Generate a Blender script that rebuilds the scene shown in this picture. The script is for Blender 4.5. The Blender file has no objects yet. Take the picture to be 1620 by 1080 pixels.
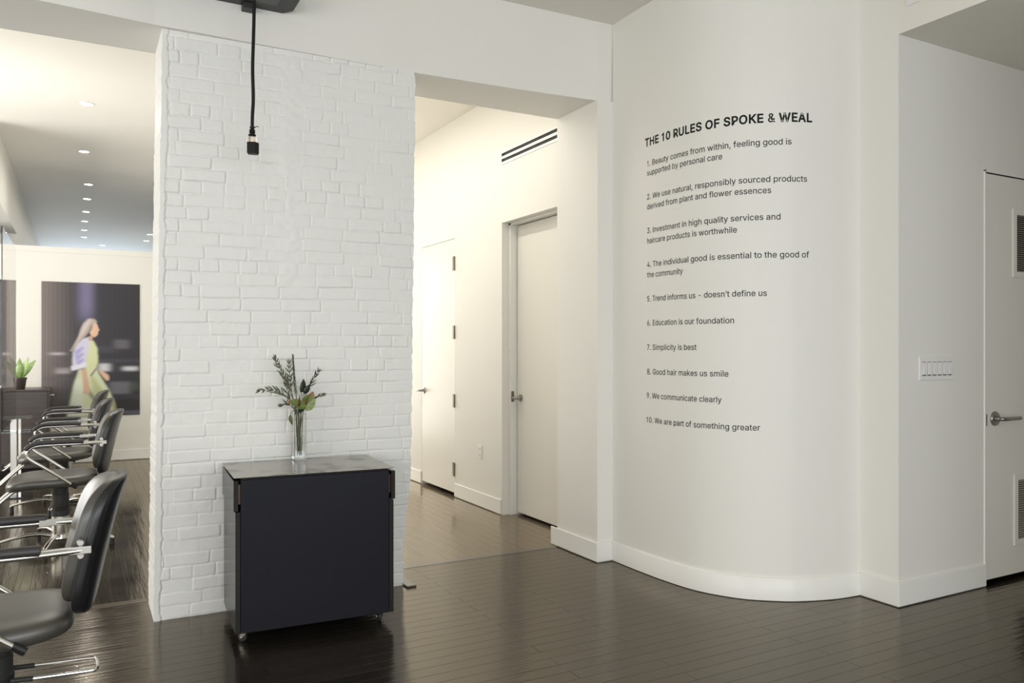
import bpy, bmesh, math, random
import numpy as np
from mathutils import Vector, Matrix
from mathutils.geometry import tessellate_polygon

random.seed(7)
rng = np.random.default_rng(11)
S = bpy.context.scene
COL = S.collection

# ------------------------------------------------------------------ camera
cd = bpy.data.cameras.new('camera')
cam = bpy.data.objects.new('camera', cd)
COL.objects.link(cam)
cam.location = (0, 0, 1.4)
cam.rotation_euler = (math.pi / 2, 0, -math.radians(28.66))
cd.sensor_width = 36
cd.lens = 1255 / 1620 * 36
cd.shift_y = 12 / 1620
cd.clip_start = 0.05
S.camera = cam

# ------------------------------------------------------------------ view, world, large lights
S.view_settings.view_transform = 'Standard'
S.view_settings.look = 'None'
S.view_settings.gamma = 1.0
S.view_settings.exposure = 0.0
S.view_settings.use_curve_mapping = False
W = bpy.data.worlds.new('world')
S.world = W
W.use_nodes = True
W.node_tree.nodes['Background'].inputs[0].default_value = (0.75, 0.86, 1.0, 1)
W.node_tree.nodes['Background'].inputs[1].default_value = 1.0


def area(name, loc, direction, sx, sy, power, color=(1, 1, 1), shape='RECTANGLE', spread=180):
    l = bpy.data.lights.new(name, 'AREA')
    l.shape = shape
    l.size = sx
    if shape == 'RECTANGLE':
        l.size_y = sy
    l.energy = power
    l.color = color
    l.spread = math.radians(spread)
    o = bpy.data.objects.new(name, l)
    o.location = loc
    o.rotation_euler = Vector(direction).to_track_quat('-Z', 'Y').to_euler()
    COL.objects.link(o)
    return o


# daylight through the street windows behind the camera, and through the far end of the salon; then added fills
area('window_and_fill_light', (0.2, -3.9, 1.75), (0, 1, 0.02), 6.4, 2.2, 188, (0.93, 0.96, 1.0))
area('window_and_fill_light', (-3.9, 0.4, 1.8), (1, 0, 0.0), 5.0, 2.2, 132, (1.0, 0.955, 0.87))
area('window_and_fill_light', (-3.9, 8.4, 1.7), (1, 0, 0.4), 3.6, 2.2, 190, (1.0, 0.97, 0.92))
area('window_and_fill_light', (-0.6, 20.8, 1.7), (0, -1, 0.1), 4.0, 2.2, 125, (0.66, 0.80, 1.0))
area('window_and_fill_light', (2.35, 10.1, 1.4), (0, -1, 0), 1.2, 2.4, 42, (1.0, 0.97, 0.915))  # added fill for the corridor; its end wall has no window
area('uplight_lamp', (-1.6, 7.4, 2.45), (0.3, 0, 1), 0.5, 4.2, 31, (1.0, 0.965, 0.90))  # added unseen fill, aimed up to brighten the salon ceiling
WARM = (1.0, 0.95, 0.875)
HALL_LAMPS = [(2.0, 6.8)]
SALON_LAMP_POWER = 9
HALL_LAMP_POWER = 40

# ------------------------------------------------------------------ materials


def mat(name, color, rough=0.5, metal=0.0, spec=0.5, coat=0.0, trans=0.0, ior=1.5, emit=None, estr=0.0, bump=None):
    m = bpy.data.materials.new(name)
    m.use_nodes = True
    nt = m.node_tree
    b = nt.nodes['Principled BSDF']
    b.inputs['Base Color'].default_value = (*color, 1)
    b.inputs['Roughness'].default_value = rough
    b.inputs['Metallic'].default_value = metal
    b.inputs['Specular IOR Level'].default_value = spec
    b.inputs['Coat Weight'].default_value = coat
    b.inputs['Coat Roughness'].default_value = 0.08
    b.inputs['Transmission Weight'].default_value = trans
    b.inputs['IOR'].default_value = ior
    if emit:
        b.inputs['Emission Color'].default_value = (*emit, 1)
        b.inputs['Emission Strength'].default_value = estr
    if bump:
        scale, strength, dist = bump
        tc = nt.nodes.new('ShaderNodeTexCoord')
        n = nt.nodes.new('ShaderNodeTexNoise')
        n.inputs['Scale'].default_value = scale
        n.inputs['Detail'].default_value = 5
        bp = nt.nodes.new('ShaderNodeBump')
        bp.inputs['Strength'].default_value = strength
        bp.inputs['Distance'].default_value = dist
        nt.links.new(tc.outputs['Object'], n.inputs['Vector'])
        nt.links.new(n.outputs['Fac'], bp.inputs['Height'])
        nt.links.new(bp.outputs['Normal'], b.inputs['Normal'])
    return m


def vary(m, col2, scale=4.0, lo=0.4, hi=0.65, detail=6, stretch=(1, 1, 1)):
    """blend a second colour into a material by a noise pattern"""
    nt = m.node_tree
    b = nt.nodes['Principled BSDF']
    c1 = tuple(b.inputs['Base Color'].default_value)
    tc = nt.nodes.new('ShaderNodeTexCoord')
    mp = nt.nodes.new('ShaderNodeMapping')
    mp.inputs['Scale'].default_value = stretch
    n = nt.nodes.new('ShaderNodeTexNoise')
    n.inputs['Scale'].default_value = scale
    n.inputs['Detail'].default_value = detail
    r = nt.nodes.new('ShaderNodeValToRGB')
    r.color_ramp.elements[0].position = lo
    r.color_ramp.elements[0].color = c1
    r.color_ramp.elements[1].position = hi
    r.color_ramp.elements[1].color = (*col2, 1)
    nt.links.new(tc.outputs['Object'], mp.inputs['Vector'])
    nt.links.new(mp.outputs['Vector'], n.inputs['Vector'])
    nt.links.new(n.outputs['Fac'], r.inputs['Fac'])
    nt.links.new(r.outputs['Color'], b.inputs['Base Color'])
    return m


def floor_material():
    m = bpy.data.materials.new('dark_stained_floorboards')
    m.use_nodes = True
    nt = m.node_tree
    N, L = nt.nodes, nt.links
    b = N['Principled BSDF']
    geo = N.new('ShaderNodeNewGeometry')
    sep = N.new('ShaderNodeSeparateXYZ')
    L.new(geo.outputs['Position'], sep.inputs[0])

    def brick(rot):
        mp = N.new('ShaderNodeMapping')
        mp.inputs['Rotation'].default_value = (0, 0, rot)
        L.new(geo.outputs['Position'], mp.inputs['Vector'])
        t = N.new('ShaderNodeTexBrick')
        t.inputs['Scale'].default_value = 1.0
        t.inputs['Brick Width'].default_value = 1.15
        t.inputs['Row Height'].default_value = 0.083
        t.inputs['Mortar Size'].default_value = 0.0015
        t.inputs['Mortar Smooth'].default_value = 0.6
        t.inputs['Color1'].default_value = (0.2, 0.2, 0.2, 1)
        t.inputs['Color2'].default_value = (1, 1, 1, 1)
        t.inputs['Mortar'].default_value = (0, 0, 0, 1)
        t.offset = 0.37
        L.new(mp.outputs['Vector'], t.inputs['Vector'])
        g = N.new('ShaderNodeTexNoise')
        g.inputs['Scale'].default_value = 1.0
        g.inputs['Detail'].default_value = 6
        mp2 = N.new('ShaderNodeMapping')
        mp2.inputs['Scale'].default_value = (2.2, 34, 1)
        L.new(mp.outputs['Vector'], mp2.inputs['Vector'])
        L.new(mp2.outputs['Vector'], g.inputs['Vector'])
        return t, g
    ta, ga = brick(0.0)
    tb, gb = brick(math.pi / 2)
    gt = N.new('ShaderNodeMath')
    gt.operation = 'GREATER_THAN'
    gt.inputs[1].default_value = 4.83
    L.new(sep.outputs['Y'], gt.inputs[0])

    def mix(a, c, kind='RGBA'):
        x = N.new('ShaderNodeMix')
        x.data_type = kind
        i = (6, 7, 2) if kind == 'RGBA' else (2, 3, 0)
        L.new(gt.outputs[0], x.inputs[0])
        L.new(a, x.inputs[i[0]])
        L.new(c, x.inputs[i[1]])
        return x.outputs[i[2]]
    tone = mix(ta.outputs['Color'], tb.outputs['Color'])
    gap = mix(ta.outputs['Fac'], tb.outputs['Fac'], 'FLOAT')
    grain = mix(ga.outputs['Fac'], gb.outputs['Fac'], 'FLOAT')
    wear = N.new('ShaderNodeTexNoise')
    wear.inputs['Scale'].default_value = 2.3
    wear.inputs['Detail'].default_value = 7
    L.new(geo.outputs['Position'], wear.inputs['Vector'])
    r1 = N.new('ShaderNodeValToRGB')
    r1.color_ramp.elements[0].color = (0.010, 0.0085, 0.0075, 1)
    r1.color_ramp.elements[1].color = (0.034, 0.027, 0.021, 1)
    mul = N.new('ShaderNodeMath')
    mul.operation = 'MULTIPLY'
    L.new(tone, mul.inputs[0])
    L.new(grain, mul.inputs[1])
    L.new(mul.outputs[0], r1.inputs['Fac'])
    dk = N.new('ShaderNodeMix')
    dk.data_type = 'RGBA'
    dk.inputs[7].default_value = (0.004, 0.0035, 0.003, 1)
    L.new(gap, dk.inputs[0])
    L.new(r1.outputs['Color'], dk.inputs[6])
    # the corridor boards get a lighter brown base colour
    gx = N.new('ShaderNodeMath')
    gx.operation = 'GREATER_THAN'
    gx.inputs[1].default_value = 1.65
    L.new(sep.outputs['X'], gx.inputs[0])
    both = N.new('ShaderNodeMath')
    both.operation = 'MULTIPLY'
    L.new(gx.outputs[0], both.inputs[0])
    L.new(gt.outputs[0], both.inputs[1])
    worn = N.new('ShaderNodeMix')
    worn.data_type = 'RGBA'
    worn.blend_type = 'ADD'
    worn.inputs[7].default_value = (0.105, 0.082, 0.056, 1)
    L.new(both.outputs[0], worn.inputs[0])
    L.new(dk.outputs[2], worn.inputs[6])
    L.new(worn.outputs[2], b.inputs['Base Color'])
    mr = N.new('ShaderNodeMapRange')
    mr.inputs['From Min'].default_value = 0.3
    mr.inputs['From Max'].default_value = 0.7
    mr.inputs['To Min'].default_value = 0.09
    mr.inputs['To Max'].default_value = 0.2
    L.new(wear.outputs['Fac'], mr.inputs['Value'])
    # height: cupped boards, gaps, brushed varnish
    h = N.new('ShaderNodeMath')
    h.operation = 'MULTIPLY_ADD'
    h.inputs[1].default_value = -1.2
    L.new(gap, h.inputs[0])
    L.new(grain, h.inputs[2])
    h2 = N.new('ShaderNodeMath')
    h2.operation = 'MULTIPLY_ADD'
    h2.inputs[1].default_value = 0.5
    L.new(tone, h2.inputs[0])
    L.new(h.outputs[0], h2.inputs[2])
    bp = N.new('ShaderNodeBump')
    bp.inputs['Strength'].default_value = 0.3
    bp.inputs['Distance'].default_value = 0.004
    L.new(h2.outputs[0], bp.inputs['Height'])
    # slow ripples of hand-sanded boards, stretched along the boards
    def ripple(rot):
        mp = N.new('ShaderNodeMapping')
        mp.inputs['Rotation'].default_value = (0, 0, rot)
        mp2 = N.new('ShaderNodeMapping')
        mp2.inputs['Scale'].default_value = (1.6, 12, 1)
        L.new(geo.outputs['Position'], mp.inputs['Vector'])
        L.new(mp.outputs['Vector'], mp2.inputs['Vector'])
        n = N.new('ShaderNodeTexNoise')
        n.inputs['Scale'].default_value = 1.0
        n.inputs['Detail'].default_value = 2
        L.new(mp2.outputs['Vector'], n.inputs['Vector'])
        return n.outputs['Fac']
    bp2 = N.new('ShaderNodeBump')
    bp2.inputs['Strength'].default_value = 0.5
    bp2.inputs['Distance'].default_value = 0.0035
    L.new(mix(ripple(0.0), ripple(math.pi / 2), 'FLOAT'), bp2.inputs['Height'])
    L.new(bp2.outputs['Normal'], bp.inputs['Normal'])
    # fine brushing along the front boards, less on the rear ones
    fine = N.new('ShaderNodeTexNoise')
    fine.inputs['Scale'].default_value = 1.0
    fine.inputs['Detail'].default_value = 3
    mpf = N.new('ShaderNodeMapping')
    mpf.inputs['Scale'].default_value = (2.5, 46, 1)
    L.new(geo.outputs['Position'], mpf.inputs['Vector'])
    L.new(mpf.outputs['Vector'], fine.inputs['Vector'])
    fs = N.new('ShaderNodeMapRange')
    fs.inputs['To Min'].default_value = 0.55
    fs.inputs['To Max'].default_value = 0.1
    L.new(gt.outputs[0], fs.inputs['Value'])
    bp3 = N.new('ShaderNodeBump')
    bp3.inputs['Distance'].default_value = 0.0035
    L.new(fs.outputs['Result'], bp3.inputs['Strength'])
    L.new(fine.outputs['Fac'], bp3.inputs['Height'])
    L.new(bp3.outputs['Normal'], bp2.inputs['Normal'])
    # amber varnish over the dark stain: tinted gloss weighted by Fresnel
    b.inputs['Specular IOR Level'].default_value = 0.0
    b.inputs['Roughness'].default_value = 0.8
    gl = N.new('ShaderNodeBsdfGlossy')
    gl.inputs['Color'].default_value = (1.0, 0.925, 0.81, 1)
    L.new(mr.outputs['Result'], gl.inputs['Roughness'])
    fn = N.new('ShaderNodeFresnel')
    fn.inputs['IOR'].default_value = 1.85
    mx = N.new('ShaderNodeMixShader')
    L.new(bp.outputs['Normal'], b.inputs['Normal'])
    L.new(bp.outputs['Normal'], gl.inputs['Normal'])
    gapdim = N.new('ShaderNodeMath')
    gapdim.operation = 'MULTIPLY_ADD'
    gapdim.inputs[1].default_value = -0.6
    gapdim.inputs[2].default_value = 1.0
    L.new(gap, gapdim.inputs[0])
    fm_ = N.new('ShaderNodeMath')
    fm_.operation = 'MULTIPLY'
    L.new(fn.outputs[0], fm_.inputs[0])
    L.new(gapdim.outputs[0], fm_.inputs[1])
    L.new(fm_.outputs[0], mx.inputs[0])
    L.new(b.outputs[0], mx.inputs[1])
    L.new(gl.outputs[0], mx.inputs[2])
    L.new(mx.outputs[0], N['Material Output'].inputs['Surface'])
    return m


M = {}
M['wall'] = mat('warm_white_paint', (0.80, 0.785, 0.735), 0.55, bump=(60, 0.04, 0.002))
M['ceiling'] = mat('ceiling_paint', (0.80, 0.772, 0.705), 0.7)
M['trim'] = mat('white_satin_trim', (0.83, 0.82, 0.78), 0.35)
M['door'] = mat('door_paint', (0.79, 0.77, 0.71), 0.4)
M['brick'] = mat('painted_brick', (0.80, 0.795, 0.765), 0.45, bump=(220, 0.25, 0.002))
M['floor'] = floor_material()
M['threshold'] = mat('worn_threshold_wood', (0.10, 0.075, 0.05), 0.2, ior=1.7)
M['black_gap'] = mat('dark_void', (0.01, 0.01, 0.01), 0.9)
M['chrome'] = mat('chrome', (0.66, 0.65, 0.62), 0.16, 1.0)
M['steel'] = mat('brushed_steel', (0.36, 0.35, 0.33), 0.3, 1.0)
M['bronze'] = mat('dull_hinge_metal', (0.24, 0.2, 0.15), 0.4, 1.0)
M['satin'] = mat('satin_steel', (0.5, 0.49, 0.46), 0.33, 1.0)
M['leather'] = mat('black_leather', (0.06, 0.056, 0.047), 0.33, spec=0.75, bump=(350, 0.08, 0.001))
M['shell'] = mat('black_plastic_shell', (0.012, 0.012, 0.014), 0.3)
M['rubber'] = mat('black_rubber', (0.02, 0.02, 0.02), 0.6)
M['arm_pad'] = mat('arm_pad_rubber', (0.035, 0.033, 0.032), 0.42)
M['cart'] = mat('black_stained_wood', (0.0065, 0.007, 0.012), 0.42, spec=0.2)
M['zinc'] = mat('worn_dark_metal', (0.36, 0.335, 0.29), 0.24, 0.9)
vary(M['zinc'], (0.11, 0.097, 0.08), 6.5, 0.52, 0.66)
M['side_panel'] = mat('satin_black_side', (0.010, 0.010, 0.011), 0.22, ior=1.33)
M['ply'] = mat('drawer_wood', (0.25, 0.13, 0.07), 0.5)
M['glass'] = mat('clear_glass', (1, 1, 1), 0.0, trans=1.0, ior=1.45)
M['green_glass'] = mat('greenish_glass', (0.86, 0.96, 0.92), 0.02, trans=1.0, ior=1.45)
M['water'] = mat('water', (0.95, 1, 0.96), 0.0, trans=1.0, ior=1.33)
M['black'] = mat('matt_black', (0.007, 0.007, 0.007), 0.5, spec=0.25)
M['dark_grey'] = mat('dark_grey_metal', (0.03, 0.03, 0.03), 0.45)
M['clear_plastic'] = mat('clear_plastic', (0.98, 0.95, 0.9), 0.08, trans=1.0, ior=1.35)
M['copper'] = mat('copper_contact', (0.55, 0.38, 0.28), 0.35, 1.0)
M['plate'] = mat('white_plastic', (0.80, 0.79, 0.77), 0.3)
M['letter'] = mat('black_vinyl', (0.006, 0.006, 0.007), 0.5, spec=0.2)
M['cabinet'] = mat('dark_brown_laminate', (0.065, 0.05, 0.044), 0.35)
vary(M['cabinet'], (0.045, 0.034, 0.03), 3, 0.4, 0.6, stretch=(1, 1, 18))
M['pot'] = mat('brown_pot', (0.05, 0.036, 0.032), 0.4)
M['leaf'] = mat('fresh_green_leaf', (0.22, 0.36, 0.10), 0.4)
vary(M['leaf'], (0.45, 0.58, 0.26), 9, 0.45, 0.6)
M['olive'] = mat('olive_leaf', (0.085, 0.10, 0.055), 0.5)
vary(M['olive'], (0.15, 0.17, 0.11), 40, 0.45, 0.6)
M['pale_olive'] = mat('pale_olive_leaf', (0.2, 0.22, 0.14), 0.5)
M['dark_leaf'] = mat('dark_leaf', (0.02, 0.032, 0.016), 0.4)
M['stem'] = mat('green_stem', (0.10, 0.13, 0.045), 0.5)
M['twig'] = mat('woody_twig', (0.09, 0.065, 0.035), 0.6)
M['spadix'] = mat('maroon_spadix', (0.13, 0.025, 0.03), 0.5)
M['bud_white'] = mat('white_bud', (0.7, 0.7, 0.62), 0.5)
M['spathe'] = mat('green_spathe', (0.24, 0.32, 0.09), 0.3)
M['lamp'] = mat('lit_lamp', (1, 1, 1), 0.5, emit=(1.0, 0.97, 0.9), estr=14)
M['rosy'] = None


def spathe_material():
    """green spathe with a pink tip; the tip is at local +X"""
    m = M['spathe']
    nt = m.node_tree
    b = nt.nodes['Principled BSDF']
    a = nt.nodes.new('ShaderNodeVertexColor')
    a.layer_name = 'tint'
    nt.links.new(a.outputs['Color'], b.inputs['Base Color'])


spathe_material()

# ------------------------------------------------------------------ mesh building


class MB:
    def __init__(self):
        self.bm = bmesh.new()

    def box(self, x0, x1, y0, y1, z0, z1):
        v = [self.bm.verts.new(p) for p in
             [(x0, y0, z0), (x1, y0, z0), (x1, y1, z0), (x0, y1, z0), (x0, y0, z1), (x1, y0, z1), (x1, y1, z1), (x0, y1, z1)]]
        for f in [(0, 3, 2, 1), (4, 5, 6, 7), (0, 1, 5, 4), (1, 2, 6, 5), (2, 3, 7, 6), (3, 0, 4, 7)]:
            self.bm.faces.new([v[i] for i in f])
        return self

    def prism(self, poly, z0, z1):
        """vertical prism over a plan polygon, counter-clockwise"""
        lo = [self.bm.verts.new((x, y, z0)) for x, y in poly]
        hi = [self.bm.verts.new((x, y, z1)) for x, y in poly]
        n = len(poly)
        for i in range(n):
            j = (i + 1) % n
            self.bm.faces.new([lo[i], lo[j], hi[j], hi[i]])
        self.bm.faces.new(hi)
        self.bm.faces.new(lo[::-1])
        return self

    def rings(self, R, cap=True, closed=False):
        V = [[self.bm.verts.new(p) for p in r] for r in R]
        n = len(V[0])
        m = len(V)
        for i in range(m if closed else m - 1):
            a, b = V[i], V[(i + 1) % m]
            for k in range(n):
                l = (k + 1) % n
                self.bm.faces.new([a[k], a[l], b[l], b[k]])
        if cap and not closed:
            self.bm.faces.new(V[0][::-1])
            self.bm.faces.new(V[-1])
        return self

    def tube(self, pts, r, n=10, squash=1.0, closed=False):
        """round tube along points; r a number or one per point; squash scales along the second normal"""
        P = [Vector(p) for p in pts]
        m = len(P)
        T = []
        for i in range(m):
            if closed:
                t = P[(i + 1) % m] - P[i - 1]
            else:
                t = P[min(i + 1, m - 1)] - P[max(i - 1, 0)]
            T.append(t.normalized())
        up = Vector((0, 0, 1)) if abs(T[0].z) < 0.9 else Vector((0, 1, 0))
        u = T[0].cross(up).normalized()
        R = []
        for i in range(m):
            u = (u - T[i] * u.dot(T[i])).normalized()
            w = T[i].cross(u)
            ri = r if not hasattr(r, '__len__') else r[i]
            R.append([P[i] + u * (ri * math.cos(2 * math.pi * k / n)) + w * (ri * squash * math.sin(2 * math.pi * k / n)) for k in range(n)])
        return self.rings(R, cap=True, closed=closed)

    def lathe(self, prof, n=24, c=(0, 0, 0), axis='Z'):
        """profile of (radius, height)"""
        R = []
        for r, h in prof:
            ring = []
            for k in range(n):
                a = 2 * math.pi * k / n
                x, y = max(r, 1e-5) * math.cos(a), max(r, 1e-5) * math.sin(a)
                p = {'Z': (x, y, h), 'Y': (x, h, -y), 'X': (h, x, y)}[axis]
                ring.append((c[0] + p[0], c[1] + p[1], c[2] + p[2]))
            R.append(ring)
        return self.rings(R)

    def superellipsoid(self, c, a, e1=0.5, e2=0.5, nu=28, nv=14, bend=None):
        sg = lambda v, e: math.copysign(abs(v) ** e, v)
        R = []
        for i in range(nv + 1):
            ph = -math.pi / 2 + math.pi * i / nv
            ph = max(min(ph, math.pi / 2 - 0.02), -math.pi / 2 + 0.02)
            ring = []
            for k in range(nu):
                th = 2 * math.pi * k / nu
                p = Vector((a[0] * sg(math.cos(ph), e1) * sg(math.cos(th), e2),
                            a[1] * sg(math.cos(ph), e1) * sg(math.sin(th), e2),
                            a[2] * sg(math.sin(ph), e1)))
                if bend:
                    p = bend(p)
                ring.append(p + Vector(c))
            R.append(ring)
        return self.rings(R)

    def xf(self, mtx):
        bmesh.ops.transform(self.bm, matrix=mtx, verts=self.bm.verts)
        return self

    def build(self, name, material, parent=None, bevel=0.0, smooth=True, seg=2, angle=35):
        bmesh.ops.recalc_face_normals(self.bm, faces=self.bm.faces)
        me = bpy.data.meshes.new(name)
        self.bm.to_mesh(me)
        self.bm.free()
        me.materials.append(material)
        if smooth:
            for p in me.polygons:
                p.use_smooth = True
            me.set_sharp_from_angle(angle=math.radians(angle))
        o = bpy.data.objects.new(name, me)
        COL.objects.link(o)
        if parent:
            o.parent = parent
        if bevel:
            b = o.modifiers.new('bevel', 'BEVEL')
            b.width = bevel
            b.segments = seg
            b.harden_normals = True
            b.limit_method = 'ANGLE'
            b.angle_limit = math.radians(40)
        return o


def smooth_path(pts, n=8):
    P = [Vector(p) for p in pts]
    Q = [P[0] * 2 - P[1]] + P + [P[-1] * 2 - P[-2]]
    out = []
    for i in range(1, len(Q) - 2):
        a, b, c, d = Q[i - 1], Q[i], Q[i + 1], Q[i + 2]
        for k in range(n):
            t = k / n
            out.append(0.5 * (2 * b + (c - a) * t + (2 * a - 5 * b + 4 * c - d) * t * t + (3 * b - a - 3 * c + d) * t ** 3))
    out.append(P[-1])
    return out


def thing(name, label, cat, loc=(0, 0, 0), rz=0.0, group=None):
    o = bpy.data.objects.new(name, None)
    COL.objects.link(o)
    o.location = loc
    o.rotation_euler = (0, 0, rz)
    o.empty_display_size = 0.1
    return tag(o, label, cat, group)


def tag(o, label, cat, group=None):
    o['label'] = label
    o['category'] = cat
    if group:
        o['group'] = group
    return o


def struct(o, label, cat=None):
    o['kind'] = 'structure'
    o['label'] = label
    o['category'] = cat or o.name.split('.')[0].split('_')[0]
    return o


def copy_tree(o, parent=None):
    c = o.copy()
    COL.objects.link(c)
    if parent:
        c.parent = parent
    for ch in list(o.children):
        copy_tree(ch, c)
    return c


# ------------------------------------------------------------------ the room shell
FRONT_H, HALL_H, BEAM_Z = 3.55, 3.575, 3.035
HX = 3.135                      # plane of the corridor wall
BH = 0.13                       # baseboard height

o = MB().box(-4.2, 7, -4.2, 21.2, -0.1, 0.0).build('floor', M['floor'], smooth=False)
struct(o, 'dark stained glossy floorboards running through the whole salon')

c1 = [(3.112, 4.30)]
o = MB().box(-4.2, 7, -4.2, 4.45, FRONT_H, FRONT_H + 0.1).build('ceiling', M['ceiling'], smooth=False)
struct(o, 'off-white ceiling of the front room')
o = MB().box(-4.2, 3.4, 4.45, 21.2, HALL_H, HALL_H + 0.1).build('ceiling_rear', M['ceiling'], smooth=False)
struct(o, 'white ceiling over the chairs and the corridor', 'ceiling')

# cross beam over the brick pier, slightly out of square like the old building
front = [(-4.2, 4.25, 4.25), (-0.13, 4.33, 4.30), (0.34, 4.375, 4.34), (1.74, 4.395, 4.33), (2.4, 4.365, 4.315), (3.0, 4.315, 4.30), (3.16, 4.31, 4.30)]
mb = MB()
R = []
for x, yb, yt in front:
    R.append([(x, yb, BEAM_Z), (x, yt, 3.6), (x, 4.80, 3.6), (x, 4.80, BEAM_Z)])
mb.rings(R)
o = mb.build('beam', M['wall'], smooth=False)
struct(o, 'white boxed beam crossing above the brick pier and the corridor opening')

# --- painted brick pier as a relief grid


def vnoise(X, Z, scale, seed):
    r = np.random.default_rng(seed)
    G = r.random((400, 400))
    x, z = X / scale + 50, Z / scale + 50
    xi, zi = np.floor(x).astype(int), np.floor(z).astype(int)
    fx, fz = x - xi, z - zi
    fx, fz = fx * fx * (3 - 2 * fx), fz * fz * (3 - 2 * fz)
    g = lambda a, b: G[a % 400, b % 400]
    return (g(xi, zi) * (1 - fx) + g(xi + 1, zi) * fx) * (1 - fz) + (g(xi, zi + 1) * (1 - fx) + g(xi + 1, zi + 1) * fx) * fz


def brick_pier():
    top = 3.06
    nz, nx = 720, 340
    zs = np.linspace(0, top, nz)
    us = np.linspace(0, 1, nx)
    Z = np.repeat(zs[:, None], nx, 1)
    jag = lambda seed: 0.0035 * (vnoise(zs, zs * 0, 0.05, seed) - 0.5) + 0.004 * (vnoise(zs, zs * 0, 0.017, seed + 1) - 0.5)
    xl = 0.338 + 0.012 * zs + jag(3)
    xr = np.interp(zs, [0, 0.25, 0.45, 0.62, 1.0, 3.06], [1.688, 1.694, 1.712, 1.735, 1.738, 1.75]) + 1.6 * jag(5)
    X = xl[:, None] + (xr - xl)[:, None] * us[None, :]
    # warp the courses a little
    Zw = Z + 0.007 * (vnoise(X, Z, 0.35, 21) - 0.5) + 0.004 * (vnoise(X, Z, 0.09, 22) - 0.5) - 0.006 * (X - 0.34)
    Xw = X + 0.010 * (vnoise(X, Z, 0.12, 23) - 0.5)
    pitch = 0.0668
    course = np.floor(Zw / pitch).astype(int)
    fz = Zw - course * pitch
    dz = np.minimum(fz, pitch - fz)
    dx = np.full_like(X, 9.0)
    lift = np.zeros_like(X)
    r = np.random.default_rng(5)
    for cidx in range(course.min(), course.max() + 1):
        mask = course == cidx
        if not mask.any():
            continue
        joints = []
        x = 0.28 - r.uniform(0, 0.2)
        header = (cidx % 6) == 3
        while x < 1.9:
            joints.append(x)
            x += (0.106 if header else (0.212 if r.random() > 0.12 else 0.106)) + r.normal(0, 0.006)
        J = np.array(joints)
        xx = Xw[mask]
        i = np.clip(np.searchsorted(J, xx) - 1, 0, len(J) - 2)
        dx[mask] = np.minimum(np.abs(xx - J[i]), np.abs(J[i + 1] - xx))
        off = r.normal(0, 0.0012, len(J))
        lift[mask] = off[i]
    d = np.minimum(dz, dx)
    # rounded corners of bricks
    rr = 0.010
    d = np.where((dz < rr) & (dx < rr), rr - np.sqrt((rr - dz) ** 2 + (rr - dx) ** 2), d)
    d = d + 0.003 * (vnoise(X, Z, 0.02, 31) - 0.5)
    t = np.clip((d - 0.0012) / 0.0042, 0, 1)
    prof = t * t * (3 - 2 * t)
    # paint-filled joints: how deep they read varies over the wall
    depth = 0.0022 + 0.0042 * np.clip((vnoise(X, Z, 0.16, 41) - 0.25) * 1.6, 0, 1)
    fill = np.clip(1.6 * (vnoise(X, Z, 0.22, 43) - 0.62), 0, 0.9)
    seam = np.exp(-((X - 1.02 - 0.025 * (vnoise(Z, Z * 0, 0.2, 47) - 0.5)) / 0.05) ** 2) * np.clip((Z - 1.55) / 0.3, 0, 1)
    depth = depth * (1 - np.clip(fill + seam, 0, 0.95))
    h = depth * (prof - 1) + lift * (1 - np.clip(seam * 1.2, 0, 1)) * prof
    h += 0.0016 * (vnoise(X, Z, 0.045, 51) - 0.5) + 0.0010 * (vnoise(X, Z, 0.018, 52) - 0.5) + seam * 0.004 * (vnoise(X, Z, 0.03, 53) - 0.35)
    h += 0.004 * (vnoise(X, Z, 0.5, 54) - 0.5)
    # plastered arris down the outer edge with a ragged lip
    lip = xl[:, None] + 0.030 + 0.010 * (vnoise(zs, zs * 0, 0.09, 61) - 0.5)[:, None] + 0.008 * (vnoise(zs, zs * 0, 0.02, 62) - 0.5)[:, None]
    k = np.clip((lip - X) / 0.004, 0, 1)
    h = h * (1 - k) + k * (0.0035 + 0.001 * (vnoise(X, Z, 0.05, 63) - 0.5))
    near = np.clip(1 - np.abs(X - lip - 0.004) / 0.004, 0, 1)
    h -= 0.004 * near * (vnoise(X, Z, 0.08, 64) > 0.42)
    Yf = 4.457 - 0.016 * Z - 0.017 * (X - 0.34) / 1.4 - h
    V = np.stack([X, Yf, Z], 2).reshape(-1, 3)
    idx = np.arange(nz * nx).reshape(nz, nx)
    F = np.stack([idx[:-1, :-1], idx[:-1, 1:], idx[1:, 1:], idx[1:, :-1]], 2).reshape(-1, 4)
    back = 4.80
    nb = len(V)
    bl = np.stack([xl, np.full(nz, back), zs], 1)
    br = np.stack([xr, np.full(nz, back), zs], 1)
    V = np.vstack([V, bl, br])
    il = nb + np.arange(nz)
    ir = nb + nz + np.arange(nz)
    F2 = np.stack([idx[:-1, 0], idx[1:, 0], il[1:], il[:-1]], 1)
    F3 = np.stack([idx[:-1, -1], ir[:-1], ir[1:], idx[1:, -1]], 1)
    F4 = np.stack([il[:-1], il[1:], ir[1:], ir[:-1]], 1)
    F = np.vstack([F, F2, F3, F4])
    me = bpy.data.meshes.new('wall_brick')
    me.vertices.add(len(V))
    me.vertices.foreach_set('co', V.astype(np.float32).ravel())
    me.loops.add(F.size)
    me.loops.foreach_set('vertex_index', F.astype(np.int32).ravel())
    me.polygons.add(len(F))
    me.polygons.foreach_set('loop_start', np.arange(0, F.size, 4, dtype=np.int32))
    me.update(calc_edges=True)
    me.validate()
    for p in me.polygons:
        p.use_smooth = True
    me.set_sharp_from_angle(angle=math.radians(70))
    me.materials.append(M['brick'])
    o = bpy.data.objects.new('wall_brick', me)
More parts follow.
